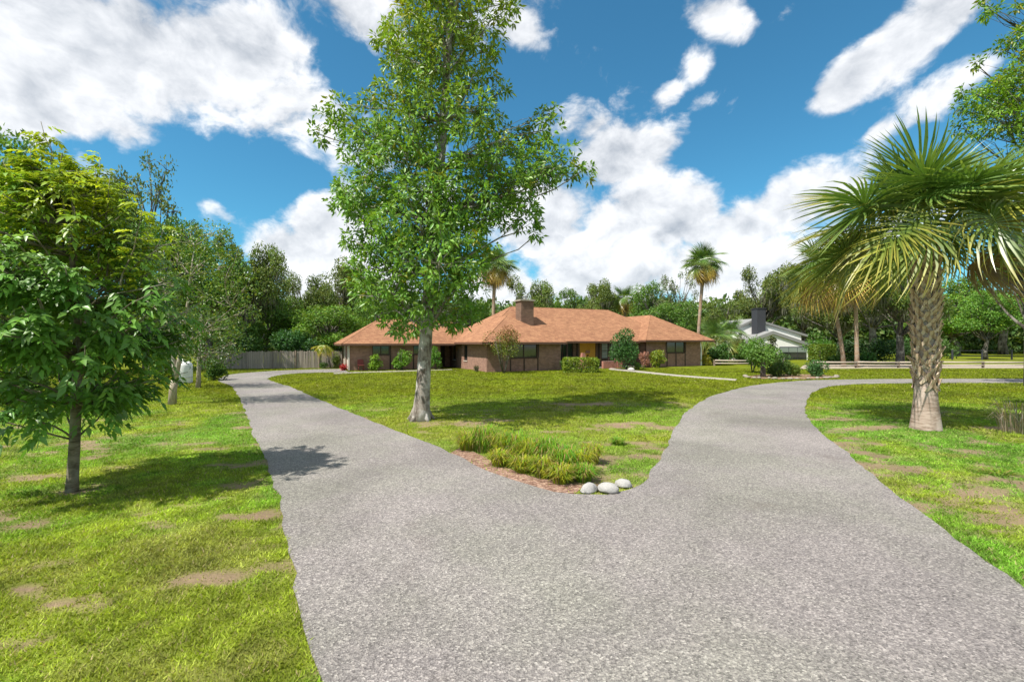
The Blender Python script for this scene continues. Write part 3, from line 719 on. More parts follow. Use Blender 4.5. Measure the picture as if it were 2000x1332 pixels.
# ================================================================== PALMS
def frond_mesh(seed, pet, fanr, nseg, arc, droop, tipdroop, c_in, c_tip, wk=1.0, curl=0, tilt=.3):
    r = np.random.RandomState(seed); V = []; Fc = []; C = []
    def strip(pts, ws, cols, side):
        b = len(V); k = len(pts)
        for i in range(k):
            if i == k-1: V.append(pts[i]); C.append(cols[i])
            else:
                V.append(pts[i]-side[i]*ws[i]/2); V.append(pts[i]+side[i]*ws[i]/2); C.extend([cols[i]]*2)
        for i in range(k-2): Fc.append((b+2*i, b+2*i+2, b+2*i+3)); Fc.append((b+2*i, b+2*i+3, b+2*i+1))
        e = b+2*(k-2); Fc.append((e, e+2, e+1))
    # petiole: two crossed strips
    P = [np.array((pet*t, 0, -droop*.25*pet*t*t)) for t in (0, .35, .7, 1.0, 1.02)]
    g = np.array((.20, .24, .05))
    for sv in (np.array((0, 1.0, 0)), np.array((0, 0, 1.0))): strip(P, [.055, .038, .030, .024, .01], [g]*5, [sv]*5)
    for j in range(nseg):
        t = (j+.5)/nseg; a = (t-.5)*arc+r.normal()*.012; cost = 1-abs(2*t-1)
        o = np.array((pet-.04+.26*fanr*cost**1.3, 0, -droop*.25*pet-.30*fanr*.26*cost**2*(1+curl)))
        ln = fanr*(.68+.34*cost**.6)*(.9+.2*r.rand()); d = np.array((math.cos(a), math.sin(a), .10-.18*cost+r.normal()*.05+(-.32 if j % 2 else .0)*.25))
        d /= np.linalg.norm(d); s0 = np.cross(d, (0, 0, 1.0)); s0 /= np.linalg.norm(s0); s0 = s0+np.array((0, 0, 1.0))*(.55 if j % 2 else -.55); s0 /= np.linalg.norm(s0)
        ct, st = math.cos(tilt), math.sin(tilt); rot = lambda v: np.array((v[0]*ct+v[2]*st, v[1], -v[0]*st+v[2]*ct))
        d = rot(d); s0 = rot(s0); q0 = np.array((pet, 0, -droop*.25*pet)); o = q0+rot(o-q0)
        td = tipdroop*(.6+.8*r.rand()); pts = []; 
        for q in (0, .34, .62, .84, 1.0): pts.append(o+d*ln*q*(1-.12*td*q)-np.array((0, 0, 1.0))*ln*td*max(0, q-.25)**2*1.5)
        wid = [.014, .052*wk, .045*wk, .026*wk, 0]; k = r.rand()*.35+.8
        cols = [np.array(c_in)*k, np.array(c_in)*k, (np.array(c_in)*.65+np.array(c_tip)*.35)*k, np.array(c_tip)*k, np.array(c_tip)*k]
        strip(pts, wid, cols, [s0]*5)
    return np_mesh('frond', np.array(V), np.array(Fc), MAT['frond'], np.array(C))
gr_in = (.060, .125, .026)
FR = {
 'up':   [frond_mesh(1+i, 1.2, 1.3, 50, 4.6, .1, .25, (.10, .19, .04), (.17, .26, .06), tilt=.2) for i in range(2)],
 'mid':  [frond_mesh(11+i, 1.35, 1.3, 54, 5.3, .35, .45, (.10, .19, .036), (.20, .27, .06), tilt=(.35, .8, 1.2)[i]) for i in range(3)],
 'low':  [frond_mesh(21+i, 1.35, 1.25, 50, 5.4, .6, .60, (.13, .20, .035), (.36, .33, .06), curl=.5, tilt=(.6, 1.0, 1.4)[i]) for i in range(3)],
 'old':  [frond_mesh(31+i, 1.25, 1.1, 42, 5.0, .9, .9, (.32, .27, .045), (.60, .40, .08), curl=.8, tilt=1.0) for i in range(2)],
 'dead': [frond_mesh(41+i, .95, .9, 34, 3.6, 1.1, 1.3, (.30, .19, .10), (.40, .28, .17), curl=1.0, tilt=.8) for i in range(2)]}
def place_frond(parent, kind, az_, elev, z, r, scale=1.0, roll=0, out=.10):
    o = mobj('frond', FR[kind][r.randint(len(FR[kind]))], parent)
    q = Quaternion((0, 0, 1), az_) @ Quaternion((0, 1, 0), -elev) @ Quaternion((1, 0, 0), roll)
    o.rotation_mode = 'QUATERNION'; o.rotation_quaternion = q
    o.location = (out*math.cos(az_), out*math.sin(az_), z); o.scale = (scale,)*3
    b = r.uniform(.82, 1.2); o.color = (b, b, b, 1); return o
def palm(label, loc, hgt, r0, seed, n=40, scale=1.0, lean=(0, 0), bark='bark_palm_far', prof=None, dead=.18, group=None, spread=(-55, 82), trunk=None, wild=11, roll=.6):
    r = np.random.RandomState(seed); t = thing('cabbage_palm', label, 'palm', loc, 0, group)
    m = MB()
    if trunk is None:
        pts = [(lean[0]*q**1.4, lean[1]*q**1.4, hgt*q-.05*(q == 0)) for q in np.linspace(0, 1, 9)]; m.tube(pts, [r0*1.35, r0*1.08, r0, r0*.97, r0*.95, r0*.95, r0*.97, r0*1.1, r0*1.2], 12)
        m.obj('trunk', MAT[bark], t)
    hub = MB(); hub.lathe([(r0*.95, hgt-.5), (r0*1.05, hgt-.15), (r0*.7, hgt+.15), (r0*.2, hgt+.40)], 12, .06, seed)
    h = hub.obj('crown_core', MAT['fibre'], t); h.location = (lean[0], lean[1], 0)
    lo, hi = spread
    for i in range(n):
        q = (i+.5)/n; e = lo+(hi-lo)*(q**.85)+r.uniform(-wild, wild); a = i*2.39996+r.uniform(-.3, .3)
        kind = 'dead' if q < dead*.6 else 'old' if q < dead else 'low' if q < .45 else 'mid' if q < .78 else 'up'
        f = place_frond(t, kind, a, R_(e), hgt-.15+.35*q, r, scale*r.uniform(.8, 1.12), r.uniform(-roll, roll), r0*.7)
        f.location.x += lean[0]; f.location.y += lean[1]
    return t
# the big palm with criss-cross leaf bases
def big_palm():
    B = G(1808, 838); Y0 = B.y; k = Y0/F; z = lambda py: CH+(HZ-py)*k
    hg = z(486); t = palm('stout cabbage palm with criss-cross leaf bases on its trunk beside the drive', B, hg, .27, 9, 44, 1.08, (.05, .1), trunk=True, dead=.06, spread=(26, 76), wild=28, roll=1.1)
    m = MB(); w = lambda px: px*k/2*.80
    prof = [(w(64), -.05), (w(63), .02), (w(58), z(820)), (w(52), z(800)), (w(47), z(780)), (w(45), z(760)), (w(42), z(740)), (w(42), z(715)), (w(43), z(680)), (w(45), z(640)), (w(46), z(590)), (w(46), z(540)), (w(45), z(505)), (w(42), z(478))]
    m.lathe(prof, 40, .012, 4); m.obj('trunk', MAT['bark_palm'], t)
    # one leaf base: two splayed legs meeting in a cut stub that stands out from the stem
    b = MB()
    def slab(p0, p1, w0, w1, th0, th1):
        p0, p1 = Vector(p0), Vector(p1); d = (p1-p0).normalized(); o = Vector((1, 0, 0)); s = d.cross(o).normalized()
        vs = []
        for (p, ww, th) in ((p0, w0, th0), (p1, w1, th1)):
            for (a, c) in ((-1, -1), (1, -1), (1, 1), (-1, 1)): vs.append(p+s*ww/2*a+o*th/2*c)
        b.add(vs, [(0, 1, 2, 3), (7, 6, 5, 4), (0, 4, 5, 1), (1, 5, 6, 2), (2, 6, 7, 3), (3, 7, 4, 0)])
    slab((.0, -.125, -.13), (.045, -.012, .06), .065, .09, .025, .03); slab((.0, .125, -.13), (.045, .012, .06), .065, .09, .025, .03)
    slab((.035, 0, .03), (.095, 0, .19), .115, .08, .036, .022)
    bme = b.mesh('leaf_boot', MAT['boot']); r = np.random.RandomState(2)
    z0, z1, dz, per = z(752), z(482), .15, 7; rows = int((z1-z0)/dz); hs = [p[1] for p in prof]; rs = [p[0] for p in prof]
    for i in range(rows):
        for j in range(per):
            a = (j+.5*(i % 2)+r.uniform(-.10, .10))*2*math.pi/per; zz = z0+dz*i+r.uniform(-.03, .03); rad = float(np.interp(zz, hs, rs))
            if i < 2 and r.rand() < .45: continue
            o = mobj('leaf_boot', bme, t); o.location = (rad*math.cos(a), rad*math.sin(a), zz); s = r.uniform(.85, 1.12)
            o.rotation_euler = (r.uniform(-.4, .4), r.uniform(-.15, .22), a); o.scale = (s*r.uniform(.7, 1.25), s, s*r.uniform(.8, 1.15))
    for i in range(22):                       # knots and nail holes low on the stem
        pass
    return t
big_palm()
pg = 'slender palms at the rail fence'
def P_base(px, Y): return Vector(((px-1000)*Y/F, Y, 0))
palm('slender palm leaning left at the rail fence, with yellowing fronds', P_base(1648, 44), CH+(HZ-538)*44/F, .165, 12, 42, 1.5, (-1.6, 0), dead=.38, group=pg, spread=(-55, 75))
palm('straight slender palm at the rail fence beside the leaning one', P_base(1674, 43), CH+(HZ-522)*43/F, .165, 13, 42, 1.5, (-.25, 0), dead=.30, group=pg, spread=(-50, 78))
palm('tall solitary palm with brown skirt behind the right wing of the brick house', P_base(1362, 54), CH+(HZ-520)*54/F, .19, 14, 78, .92, (.75, 0), dead=.42, spread=(-84, 84))
palm('thick headed palm rising behind the brick house chimney side roof', P_base(962, 62), CH+(HZ-525)*62/F, .24, 15, 84, 1.12, (.3, 0), dead=.5, spread=(-85, 84))
palm('short palm showing only its head above the main roof ridge', P_base(1220, 74), CH+(HZ-588)*74/F, .28, 16, 36, .95, (0, 0), dead=.4, spread=(-80, 80))
# low palmettos beyond the right end of the house
for i, (px, Y, hg, lab) in enumerate([(1395, 50, 2.2, 'low palmetto close against the right end of the brick house'), (1425, 54, 2.9, 'tall palmetto clump behind the low palmetto'), (1372, 57, 2.6, 'palmetto tucked behind the tall palm stem')]):
    palm(lab, P_base(px, Y), hg, .16, 60+i, 26, .95, (0, 0), dead=.15, spread=(-35, 80))

# ================================================================== BRICK HOUSE
house = thing('brick_house', 'long low brick ranch house with brown shingle hip roofs and ochre front door', 'house', HO, HA)
def face_wall(name, a0, a1, z0, z1, c, axis, openings, mat, depth=.16, sign=1, parent=house):
    """wall along u (axis 'u', front plane v=c) or along v (axis 'v', outer plane u=c) with real openings; reveals run inward"""
    A = sorted({a0, a1, *[o[0] for o in openings], *[o[1] for o in openings]}); Z = sorted({z0, z1, *[o[2] for o in openings], *[o[3] for o in openings]})
    m = MB(); T = (lambda a, d, z: (a, c+d, z)) if axis == 'u' else (lambda a, d, z: (c+d*sign, a, z))
    for i in range(len(A)-1):
        for j in range(len(Z)-1):
            ca, cz = (A[i]+A[i+1])/2, (Z[j]+Z[j+1])/2
            if any(o[0] < ca < o[1] and o[2] < cz < o[3] for o in openings): continue
            m.quad(T(A[i], 0, Z[j]), T(A[i+1], 0, Z[j]), T(A[i+1], 0, Z[j+1]), T(A[i], 0, Z[j+1]))
    for (p, q, r, s) in openings:
        m.quad(T(p, 0, r), T(p, 0, s), T(p, depth, s), T(p, depth, r)); m.quad(T(q, 0, r), T(q, depth, r), T(q, depth, s), T(q, 0, s))
        m.quad(T(p, 0, s), T(q, 0, s), T(q, depth, s), T(p, depth, s)); m.quad(T(p, 0, r), T(p, depth, r), T(q, depth, r), T(q, 0, r))
    m.quad(T(a0, depth+.05, z0), T(a1, depth+.05, z0), T(a1, depth+.05, z1), T(a0, depth+.05, z1))
    for a in (a0, a1): m.quad(T(a, 0, z0), T(a, depth+.05, z0), T(a, depth+.05, z1), T(a, 0, z1))
    m.quad(T(a0, 0, z1), T(a1, 0, z1), T(a1, depth+.05, z1), T(a0, depth+.05, z1))
    return m.obj(name, mat, parent)
def window(a0, a1, z0, z1, c, axis='u', npane=2, cross=False, glass='glass', d=.07, parent=house, fmat='dark_trim', sill=True):
    T = (lambda a, dd, z: (a, c+dd, z)) if axis == 'u' else (lambda a, dd, z: (c+dd, a, z))
    def bx(m, p, q, r, s, d0, d1):
        A = T(p, d0, r); Bq = T(q, d1, s); m.box(min(A[0], Bq[0]), max(A[0], Bq[0]), min(A[1], Bq[1]), max(A[1], Bq[1]), r, s)
    w = .06; f = MB()
    bx(f, a0, a0+w, z0, z1, d-.03, d+.06); bx(f, a1-w, a1, z0, z1, d-.03, d+.06); bx(f, a0+w, a1-w, z0, z0+w, d-.03, d+.06); bx(f, a0+w, a1-w, z1-w, z1, d-.03, d+.06)
    step = (a1-a0-2*w)/npane
    for i in range(1, npane): x = a0+w+step*i; bx(f, x-.035, x+.035, z0+w, z1-w, d-.028, d+.058)
    if cross: zz = (z0+z1)/2; bx(f, a0+w, a1-w, zz-.02, zz+.02, d-.02, d+.05)
    fo = f.obj('window', MAT[fmat], parent)
    for i in range(npane):
        p = MB(); bx(p, a0+w+step*i+(.036 if i else .002), a0+w+step*(i+1)-(.036 if i < npane-1 else .002), z0+w+.001, z1-w-.001, d+.01, d+.025); p.obj('pane', MAT[glass], fo)
    if sill:
        s = MB(); bx(s, a0-.05, a1+.05, z0-.06, z0-.004, -.05, d-.035); s.obj('sill', MAT['pipe'] if sill == 'pale' else MAT[fmat], fo)
    return fo
def trim(a0, a1, z0, z1, c, axis='u', mat='dark_trim', proud=.025, parent=house):
    m = MB()
    if axis == 'u': m.box(a0, a1, c-proud, c+.01, z0, z1)
    else: m.box(c-proud, c+.01, a0, a1, z0, z1)
    return m.obj('trim_board', MAT[mat], parent)
BK = MAT['brick']
# middle wing front, window with panels under
face_wall('wall', 0, 6.4, 0, 2.24, 0, 'u', [(1.9, 4.25, 1.05, 2.12)], BK)
window(1.9, 4.25, 1.05, 2.12, 0, npane=2, glass='glass', cross=False)
for a in (1.86, 3.04, 4.25): trim(a, a+.10, .05, 1.04, 0)
trim(4.27, 4.40, 1.06, 2.18, 0); trim(1.75, 1.88, 1.06, 2.18, 0)
face_wall('wall', 0.003, 9.4, 0, 2.22, 0, 'v', [(4.5, 5.35, .72, 2.02), (7.6, 8.45, .72, 2.02)], BK)
window(4.5, 5.35, .72, 2.02, 0, 'v', 1, sill='pale'); window(7.6, 8.45, .72, 2.02, 0, 'v', 1, sill='pale')
# garage wing
face_wall('wall', -9.2, -1.75, 0, 2.08, 6.5, 'u', [(-7.45, -6.06, 1.25, 2.0), (-4.1, -2.7, 1.25, 2.0)], BK)
window(-7.45, -6.06, 1.25, 2.0, 6.5, npane=2); window(-4.1, -2.7, 1.25, 2.0, 6.5, npane=2)
for a in (-7.5, -6.06, -4.14, -2.7): trim(a, a+.12, .03, 1.24, 6.5)
for a in (-6.05, -2.69): trim(a, a+.1, 1.26, 2.06, 6.5)
face_wall('wall', 6.503, 12.6, 0, 2.08, -9.2, 'v', [(7.0, 9.4, .02, 1.95), (9.8, 12.2, .02, 1.95)], BK)
for (a, b) in ((7.0, 9.4), (9.8, 12.2)):
    d = MB(); d.box(-9.10, -9.06, a+.003, b-.003, .03, 1.94)
    for i in range(4): d.box(-9.12, -9.1002, a+.06, b-.06, .08+.47*i, .50+.47*i)
    d.obj('garage_door', MAT['pipe'], house)
for v in (6.42, 6.75, 9.55): MB().box(-9.29, -9.205, v, v+.09, .02, 2.05).obj('downpipe', MAT['pipe'], house)
face_wall('wall', 6.705, 9.4, 0, 2.06, -1.75, 'v', [], BK, sign=-1)
face_wall('wall', -1.95, -.003, 0, 2.12, 9.403, 'u', [(-1.45, -.45, .05, 2.0)], BK)
sd = MB(); sd.box(-1.44, -.46, 9.46, 9.50, .05, 1.99); sdo = sd.obj('side_door', MAT['dark_trim'], house); MB().box(-1.36, -1.30, 9.42, 9.459, .95, 1.08).obj('handle', MAT['metal'], sdo)
# entry recess
face_wall('wall', 6.405, 15.85, .05, 2.36, 2.4, 'u', [(7.0, 9.1, .25, 2.2), (9.8, 11.5, .12, 2.26), (12.15, 14.2, .75, 2.2)], MAT['brick_brown'])
window(7.0, 9.1, .25, 2.2, 2.4, npane=2); window(12.15, 14.2, .75, 2.2, 2.4, npane=2, cross=True, glass='blind')
dr = MB()
for i in range(2): dr.box(9.815+.84*i, 10.645+.84*i, 2.44, 2.49, .13, 2.25)
dro = dr.obj('front_door', MAT['yellow'], house); dro['label'] = 'ochre yellow double front door'
for i in range(2):
    for zz in (.35, 1.15): MB().box(9.95+.84*i, 10.5+.84*i, 2.425, 2.439, zz, zz+.62).obj('door_panel', MAT['yellow'], dro)
for x in (10.60, 10.70): MB().box(x-.02, x+.02, 2.39, 2.438, 1.0, 1.16).obj('handle', MAT['dark_trim'], dro)
MB().box(10.42, 10.88, 2.385, 2.424, 1.28, 1.55).obj('door_plate', MAT['terracotta'], dro)
for u in (6.75, 9.45, 11.75): trim(u, u+.16, .1, 2.3, 2.4, proud=.05)
for u in (7.6, 11.9): MB().box(u, u+.14, 1.05, 1.19, .12, 2.34).obj('porch_post', MAT['dark_trim'], house)
MB().box(6.42, 15.8, .95, 2.42, -.05, .10).obj('porch_slab', MAT['concrete'], house)
pw = MB(); pw.box(11.0, 12.5, .55, .80, 0, .62); pwo = pw.obj('planter_wall', MAT['brick_red'], house); MB().box(12.503, 13.0, .5, .98, 0, .82).obj('wall_pier', MAT['brick_red'], pwo)
tp = MB(); tp.add([(8.75,.55,.1),(9.35,.55,.1),(9.35,.95,.1),(8.75,.95,.1),(8.9,.62,1.35),(9.18,.62,1.35),(9.18,.85,1.35),(8.9,.85,1.35)], [(0,3,2,1),(4,5,6,7),(0,1,5,4),(1,2,6,5),(2,3,7,6),(3,0,4,7)]); tp.obj('tapered_brick_pier', MAT['brick_red'], house)
# right wing
face_wall('wall', 15.85, 22.5, 0, 2.42, .7, 'u', [(18.3, 20.5, 1.28, 2.32)], MAT['brick'])
window(18.3, 20.5, 1.28, 2.32, .7, npane=2)
for a in (18.24, 19.34, 20.48): trim(a, a+.11, .04, 1.27, .7)
for a in (18.14, 20.5): trim(a, a+.13, 1.29, 2.38, .7)
face_wall('wall', .705, 2.4, 0, 2.42, 15.85, 'v', [], BK)
face_wall('wall', .703, 12, 0, 2.42, 22.503, 'v', [], BK, sign=-1)
MB().box(22.53, 22.62, .62, .71, .02, 2.4).obj('downpipe', MAT['white'], house)
face_wall('wall', 2.403, 6.0, 0, 2.36, 6.403, 'v', [], BK, sign=-1)
MB().box(-9.1, 22.4, 12.62, 12.8, 0, 2.05).obj('back_wall', BK, house)
# roofs
def hip(u0, u1, v0, v1, z0, pitch, axis, run_l=None, run_r=None, th=.16, name='roof'):
    if axis == 'u':
        half = (v1-v0)/2; a = run_l or half; b = run_r or half; zr = z0+pitch*half; A = Vector((u0+a, v0+half, zr)); B = Vector((u1-b, v0+half, zr))
        c = [Vector((u0,v0,z0)), Vector((u1,v0,z0)), Vector((u1,v1,z0)), Vector((u0,v1,z0))]
        faces = [(c[0], c[1], B, A), (c[1], c[2], B), (c[2], c[3], A, B), (c[3], c[0], A)]
        ridge = [(A, B), (c[0], A), (c[3], A), (c[1], B), (c[2], B)]
    else:
        half = (u1-u0)/2; a = run_l or half; b = run_r or half; zr = z0+pitch*half; A = Vector((u0+half, v0+a, zr)); B = Vector((u0+half, v1-b, zr))
        c = [Vector((u0,v0,z0)), Vector((u1,v0,z0)), Vector((u1,v1,z0)), Vector((u0,v1,z0))]
        faces = [(c[0], c[1], A), (c[1], c[2], B, A), (c[2], c[3], B), (c[3], c[0], A, B)]
        ridge = [(A, B), (c[0], A), (c[1], A), (c[2], B), (c[3], B)]
    m = MB()
    for f in faces: m.quad(*f)
    ro = m.obj(name, MAT['shingle'], house)
    e = MB()
    for i in range(4):
        p, q = c[i], c[(i+1) % 4]; d = (q-p).normalized(); n = Vector((d.y, -d.x, 0))
        e.add([p-Vector((0,0,th)), q-Vector((0,0,th)), q-Vector((0,0,.012)), p-Vector((0,0,.012))], [(0, 1, 2, 3)])
    fo = e.obj('fascia', MAT['fascia'], ro)
    s = MB(); s.quad(*[p-Vector((0, 0, th)) for p in reversed(c)]); s.obj('soffit', MAT['soffit'], ro)
    for (p, q) in ridge:
        k = MB(); n = max(2, int((q-p).length/.5)); k.tube([p.lerp(q, i/n)-Vector((0, 0, .028)) for i in range(n+1)], .05, 6); k.obj('ridge_cap', MAT['shingle'], ro)
    return ro
hip(-9.9, 3.2, 5.8, 12.65, 2.15, .62, 'u')
hip(-.45, 20.9, .9, 11.5, 2.36, .60, 'u')
hip(-.7, 6.6, -.7, 9.0, 2.27, .61, 'v')
hip(15.2, 23.65, 0.0, 13.2, 2.47, .60, 'v')
ch = MB(); ch.box(4.35, 5.55, 3.1, 4.2, 3.6, 5.80); cho = ch.obj('chimney', MAT['brick_brown'], house)
MB().box(4.24, 5.66, 2.99, 4.31, 5.803, 5.92).obj('chimney_cap', MAT['concrete'], cho)
fl = MB(); fl.tube([(4.95, 3.65, 5.923), (4.95, 3.65, 6.25)], .11, 12); fl.tube([(4.95, 3.65, 6.252), (4.95, 3.65, 6.32)], [.19, .12], 12); fl.obj('flue', MAT['metal'], cho)
vp = MB(); vp.tube([(.8, 9.5, 4.0), (.8, 9.5, 4.75)], .06, 10); vp.obj('vent_pipe', MAT['pipe'], house)

# ================================================================== WHITE HOUSE
wh = thing('white_house', 'white gabled house with grey eaves and tall charcoal chimney', 'house', (33.8, 61, 0), R_(4))
def gable_wall(x0, x1, z0l, z0r, xa, za, y, th, mat, parent, name='wall'):
    m = MB(); f = [(x0, y, 0), (x1, y, 0), (x1, y, z0r), (xa, y, za), (x0, y, z0l)]; b = [(p[0], y+th, p[2]) for p in f]
    m.add(f+b, [(0, 1, 2, 3, 4), (9, 8, 7, 6, 5)]+[(i, 5+i, 5+(i+1) % 5, (i+1) % 5) for i in range(5)]); return m.obj(name, mat, parent)
def roof_slab(p0, p1, y0, y1, th, parent, name='roof_slope'):
    m = MB(); (xa, za), (xb, zb) = p0, p1
    vs = [(xa,y0,za),(xb,y0,zb),(xb,y1,zb),(xa,y1,za)]; vs += [(x, y, z+th) for x, y, z in vs]
    m.add(vs, [(0,3,2,1),(4,5,6,7),(0,1,5,4),(1,2,6,5),(2,3,7,6),(3,0,4,7)]); return m.obj(name, MAT['grey_roof'], parent)
gable_wall(-5.0, 4.75, 1.6, 1.82, -.1, 3.36, 0, 8, MAT['white'], wh)
roof_slab((-5.6, 1.35), (-.1, 3.35), -.2, 8.2, .42, wh); roof_slab((-.095, 3.35), (5.3, 1.62), -.2, 8.2, .42, wh)
gable_wall(-3.0, 6.4, 4.0, 3.3, -.3, 5.25, 3.6, 8, MAT['white'], wh, 'upper_wall')
roof_slab((-3.7, 3.72), (-.3, 5.25), 3.4, 12, .3, wh); roof_slab((-.295, 5.25), (7.2, 3.05), 3.4, 12, .3, wh)
wc = MB(); wc.box(-1.15, .02, 1.6, 2.9, 3.2, 6.75); wc.box(-1.22, .09, 1.53, 2.97, 6.753, 6.86); wc.obj('chimney', MAT['charcoal'], wh)
ww = MB(); ww.box(.85, 4.5, -.05, .001, -.02, 1.72); wwo = ww.obj('glazed_front', MAT['charcoal'], wh)
for i in range(3):
    for j in range(2): MB().box(.95+1.18*i, 2.05+1.18*i, -.075, -.0502, .06+.85*j if j == 0 else 1.02, .96 if j == 0 else 1.62).obj('pane', MAT['glass'] if j == 0 else MAT['blind'], wwo)
MB().box(-2.6, -2.1, 3.55, 3.599, 3.2, 3.6).obj('vent', MAT['charcoal'], wh)

# ================================================================== FENCES
pf = thing('picket_fence', 'weathered grey wooden picket fence running behind the drive to the garage', 'fence', G(560, 719.5))
A = G(385, 721.5)-pf.location; Bq = G(668, 718.5)-pf.location
L = (Bq-A).length; d = (Bq-A).normalized(); fa = math.atan2(d.y, d.x); n = int(L/.145)
pk = MB(); pk.add([(-.068,-.012,.03),(.068,-.012,.03),(.068,.012,.03),(-.068,.012,.03),(-.068,-.012,1.43),(.068,-.012,1.43),(.068,.012,1.43),(-.068,.012,1.43),(-.035,-.012,1.50),(.035,-.012,1.50),(.035,.012,1.50),(-.035,.012,1.50)],
 [(0,3,2,1),(0,1,5,4),(1,2,6,5),(2,3,7,6),(3,0,4,7),(4,5,9,8),(5,6,10,9),(6,7,11,10),(7,4,8,11),(8,9,10,11)])
pme = pk.mesh('picket', MAT['plank'])
for i in range(n):
    o = mobj('picket', pme, pf); p = A+d*(i+.5)*L/n; o.location = (p.x, p.y, rng.uniform(-.02, .02)); o.rotation_euler = (rng.uniform(-.02, .02), rng.uniform(-.012, .012), fa); o.scale = (rng.uniform(.93, 1.02), 1, rng.uniform(.975, 1.03))
nb = Vector((-d.y, d.x, 0))
for z in (.35, 1.15):
    m = MB(); m.tube([A+nb*.06+Vector((0,0,z)), Bq+nb*.06+Vector((0,0,z))], .045, 4); m.obj('rail', MAT['post'], pf)
for i in range(7):
    p = A+d*L*i/6; m = MB(); f = -.04 if i in (4, 5) else .11; q = p+nb*f; m.box(q.x-.05, q.x+.05, q.y-.05, q.y+.05, -.05, 1.46 if f > 0 else 1.56); m.obj('post', MAT['post'], pf)
def rail_fence(label, pts_px, y, gap=3.4, hgt=.56):
    P = [G(p, y) for p in pts_px]; t = thing('rail_fence', label, 'fence', P[0])
    a, b = Vector((0, 0, 0)), P[-1]-P[0]; L = (b-a).length; n = max(1, int(L/gap)); r = random.Random(len(label))
    for i in range(n+1):
        p = a.lerp(b, i/n); m = MB(); m.box(p.x-.07, p.x+.07, p.y-.07, p.y+.07, -.05, hgt+r.uniform(0, .08)); m.obj('post', MAT['post'], t)
    for i in range(n):
        p, q = a.lerp(b, i/n), a.lerp(b, (i+1)/n)
        for z, rr in ((hgt-.05, .075), (hgt*.45, .06)):
            m = MB(); m.tube([p+Vector((.05, -.09, z+r.uniform(-.02, .02))), p.lerp(q, .5)+Vector((0, -.09, z-.015)), q+Vector((-.05, -.09, z+r.uniform(-.02, .02)))], rr, 6); m.obj('rail', MAT['rail'], t)
rail_fence('low two-rail timber fence along the sandy track to the right', [1590, 2250], 718.5)
rail_fence('short stretch of rail fence showing between house shrubs and white house', [1395, 1470], 714.5, 2.2)
wf = thing('wire_fence', 'thin dark paddock fence with slim posts beyond the sandy track', 'fence', G(1860, 703))
b = G(2150, 703)-G(1860, 703)
for i in range(6):
    p = b*(i/5); MB().box(p.x-.07, p.x+.07, p.y-.07, p.y+.07, 0, 1.35).obj('post', MAT['charcoal'], wf)
for z in (.55, 1.2): m = MB(); m.tube([Vector((0, 0, z)), b+Vector((0, 0, z))], .02, 4); m.obj('wire', MAT['charcoal'], wf)

# ================================================================== SHRUBS
def shrub(name, label, px, py, wpx, hpx, col, seed, L=.10, n=1100, trunk=0, cat='shrub', Y=None, box=False, lift=0, yel=0, stems=5, tip=None, group=None, depth=1.0, mat='leaf_far'):
    r = np.random.RandomState(seed); ra = random.Random(seed); B = G(px, py) if Y is None else P_base(px, Y); k = B.y/F
    w, h = wpx*k/2, hpx*k; t = thing(name, label, cat, B, 0, group); m = MB(); n = int(n*1.9); L *= 1.15; col = tuple(1.15*q for q in col)
    if trunk: stems = 0; m.tube([(0, 0, -.04), (.02, 0, h*.25), (-.02, 0, h*.5), (0, 0, h*.8)], [trunk*1.1, trunk, trunk*.9, trunk*.2], 9)
    for i in range(stems):
        a = ra.uniform(0, 6.28); m.tube([(.05*math.cos(a), .05*math.sin(a), -.04), (w*.35*math.cos(a), w*.35*math.sin(a), h*.45), (w*.55*math.cos(a), w*.55*math.sin(a), h*.8)], [.03, .02, .008], 5)
    m.obj('stems', MAT['bark_oak'], t)
    if box:
        pos = (r.rand(n, 3)-.5)*2; ax = r.randint(0, 3, n); pos[np.arange(n), ax] = np.sign(pos[np.arange(n), ax])*(.9+.14*r.rand(n))
        d = np.zeros((n, 3)); d[np.arange(n), ax] = np.sign(pos[np.arange(n), ax]); pos = pos*np.array((w, w*depth, h/2))*(1+.03*r.normal(size=(n, 1)))+np.array((0, 0, h/2)); c = vary(col, n, r)
    else:
        nb = 15; bl = []; P = []; D = []; CC = []
        for i in range(nb):
            dd = rdir(1, r)[0]; kk = .75*r.rand()**.4; c = np.array((dd[0]*w*kk, dd[1]*w*kk*depth, lift*h+(1-lift)*h*(.48+.40*dd[2]*kk/.75))); rad = min(w, h*.5)*r.uniform(.34, .58)
            q = n//nb; e = rdir(q, r); P.append(c+e*rad*(.6+.45*r.rand(q, 1))*np.array((1, 1, .9))); D.append(e); CC.append(vary(col, q, r)*r.uniform(.8, 1.2))
        pos = np.concatenate(P); d = np.concatenate(D); c = np.concatenate(CC); n = len(pos); pos[:, 2] = np.maximum(pos[:, 2], .02)
    if yel: yy = r.rand(n) < yel; c[yy] = vary((.30, .30, .02), int(yy.sum()), r)
    if tip is not None:
        hi = r.rand(n) < sstep(pos[:, 2]/h, .45, .95)*.75; c[hi] = vary(tip, int(hi.sum()), r)
    V, Fc, C = cards(pos, unit(d*.7+rdir(n, r)*.8), unit(np.array((0, 0, .5))+d*.8+rdir(n, r)*.6), L*(.7+.6*r.rand(n)), L*.6, c)
    mobj('foliage', np_mesh('foliage', V, Fc, MAT[mat], C), t); return t
gh = 'shrubs planted along the brick house'
lime = (.16, .27, .022); dk = (.06, .12, .02); mid = (.10, .18, .022)
shrub('shrub', 'small lime green shrub under the garage wing window', 733, 724, 26, 34, lime, 201, .12, 500, group=gh)
shrub('shrub', 'round bright green shrub beside the garage wing wall', 785, 723, 34, 44, (.12, .24, .022), 202, .13, 800, group=gh)
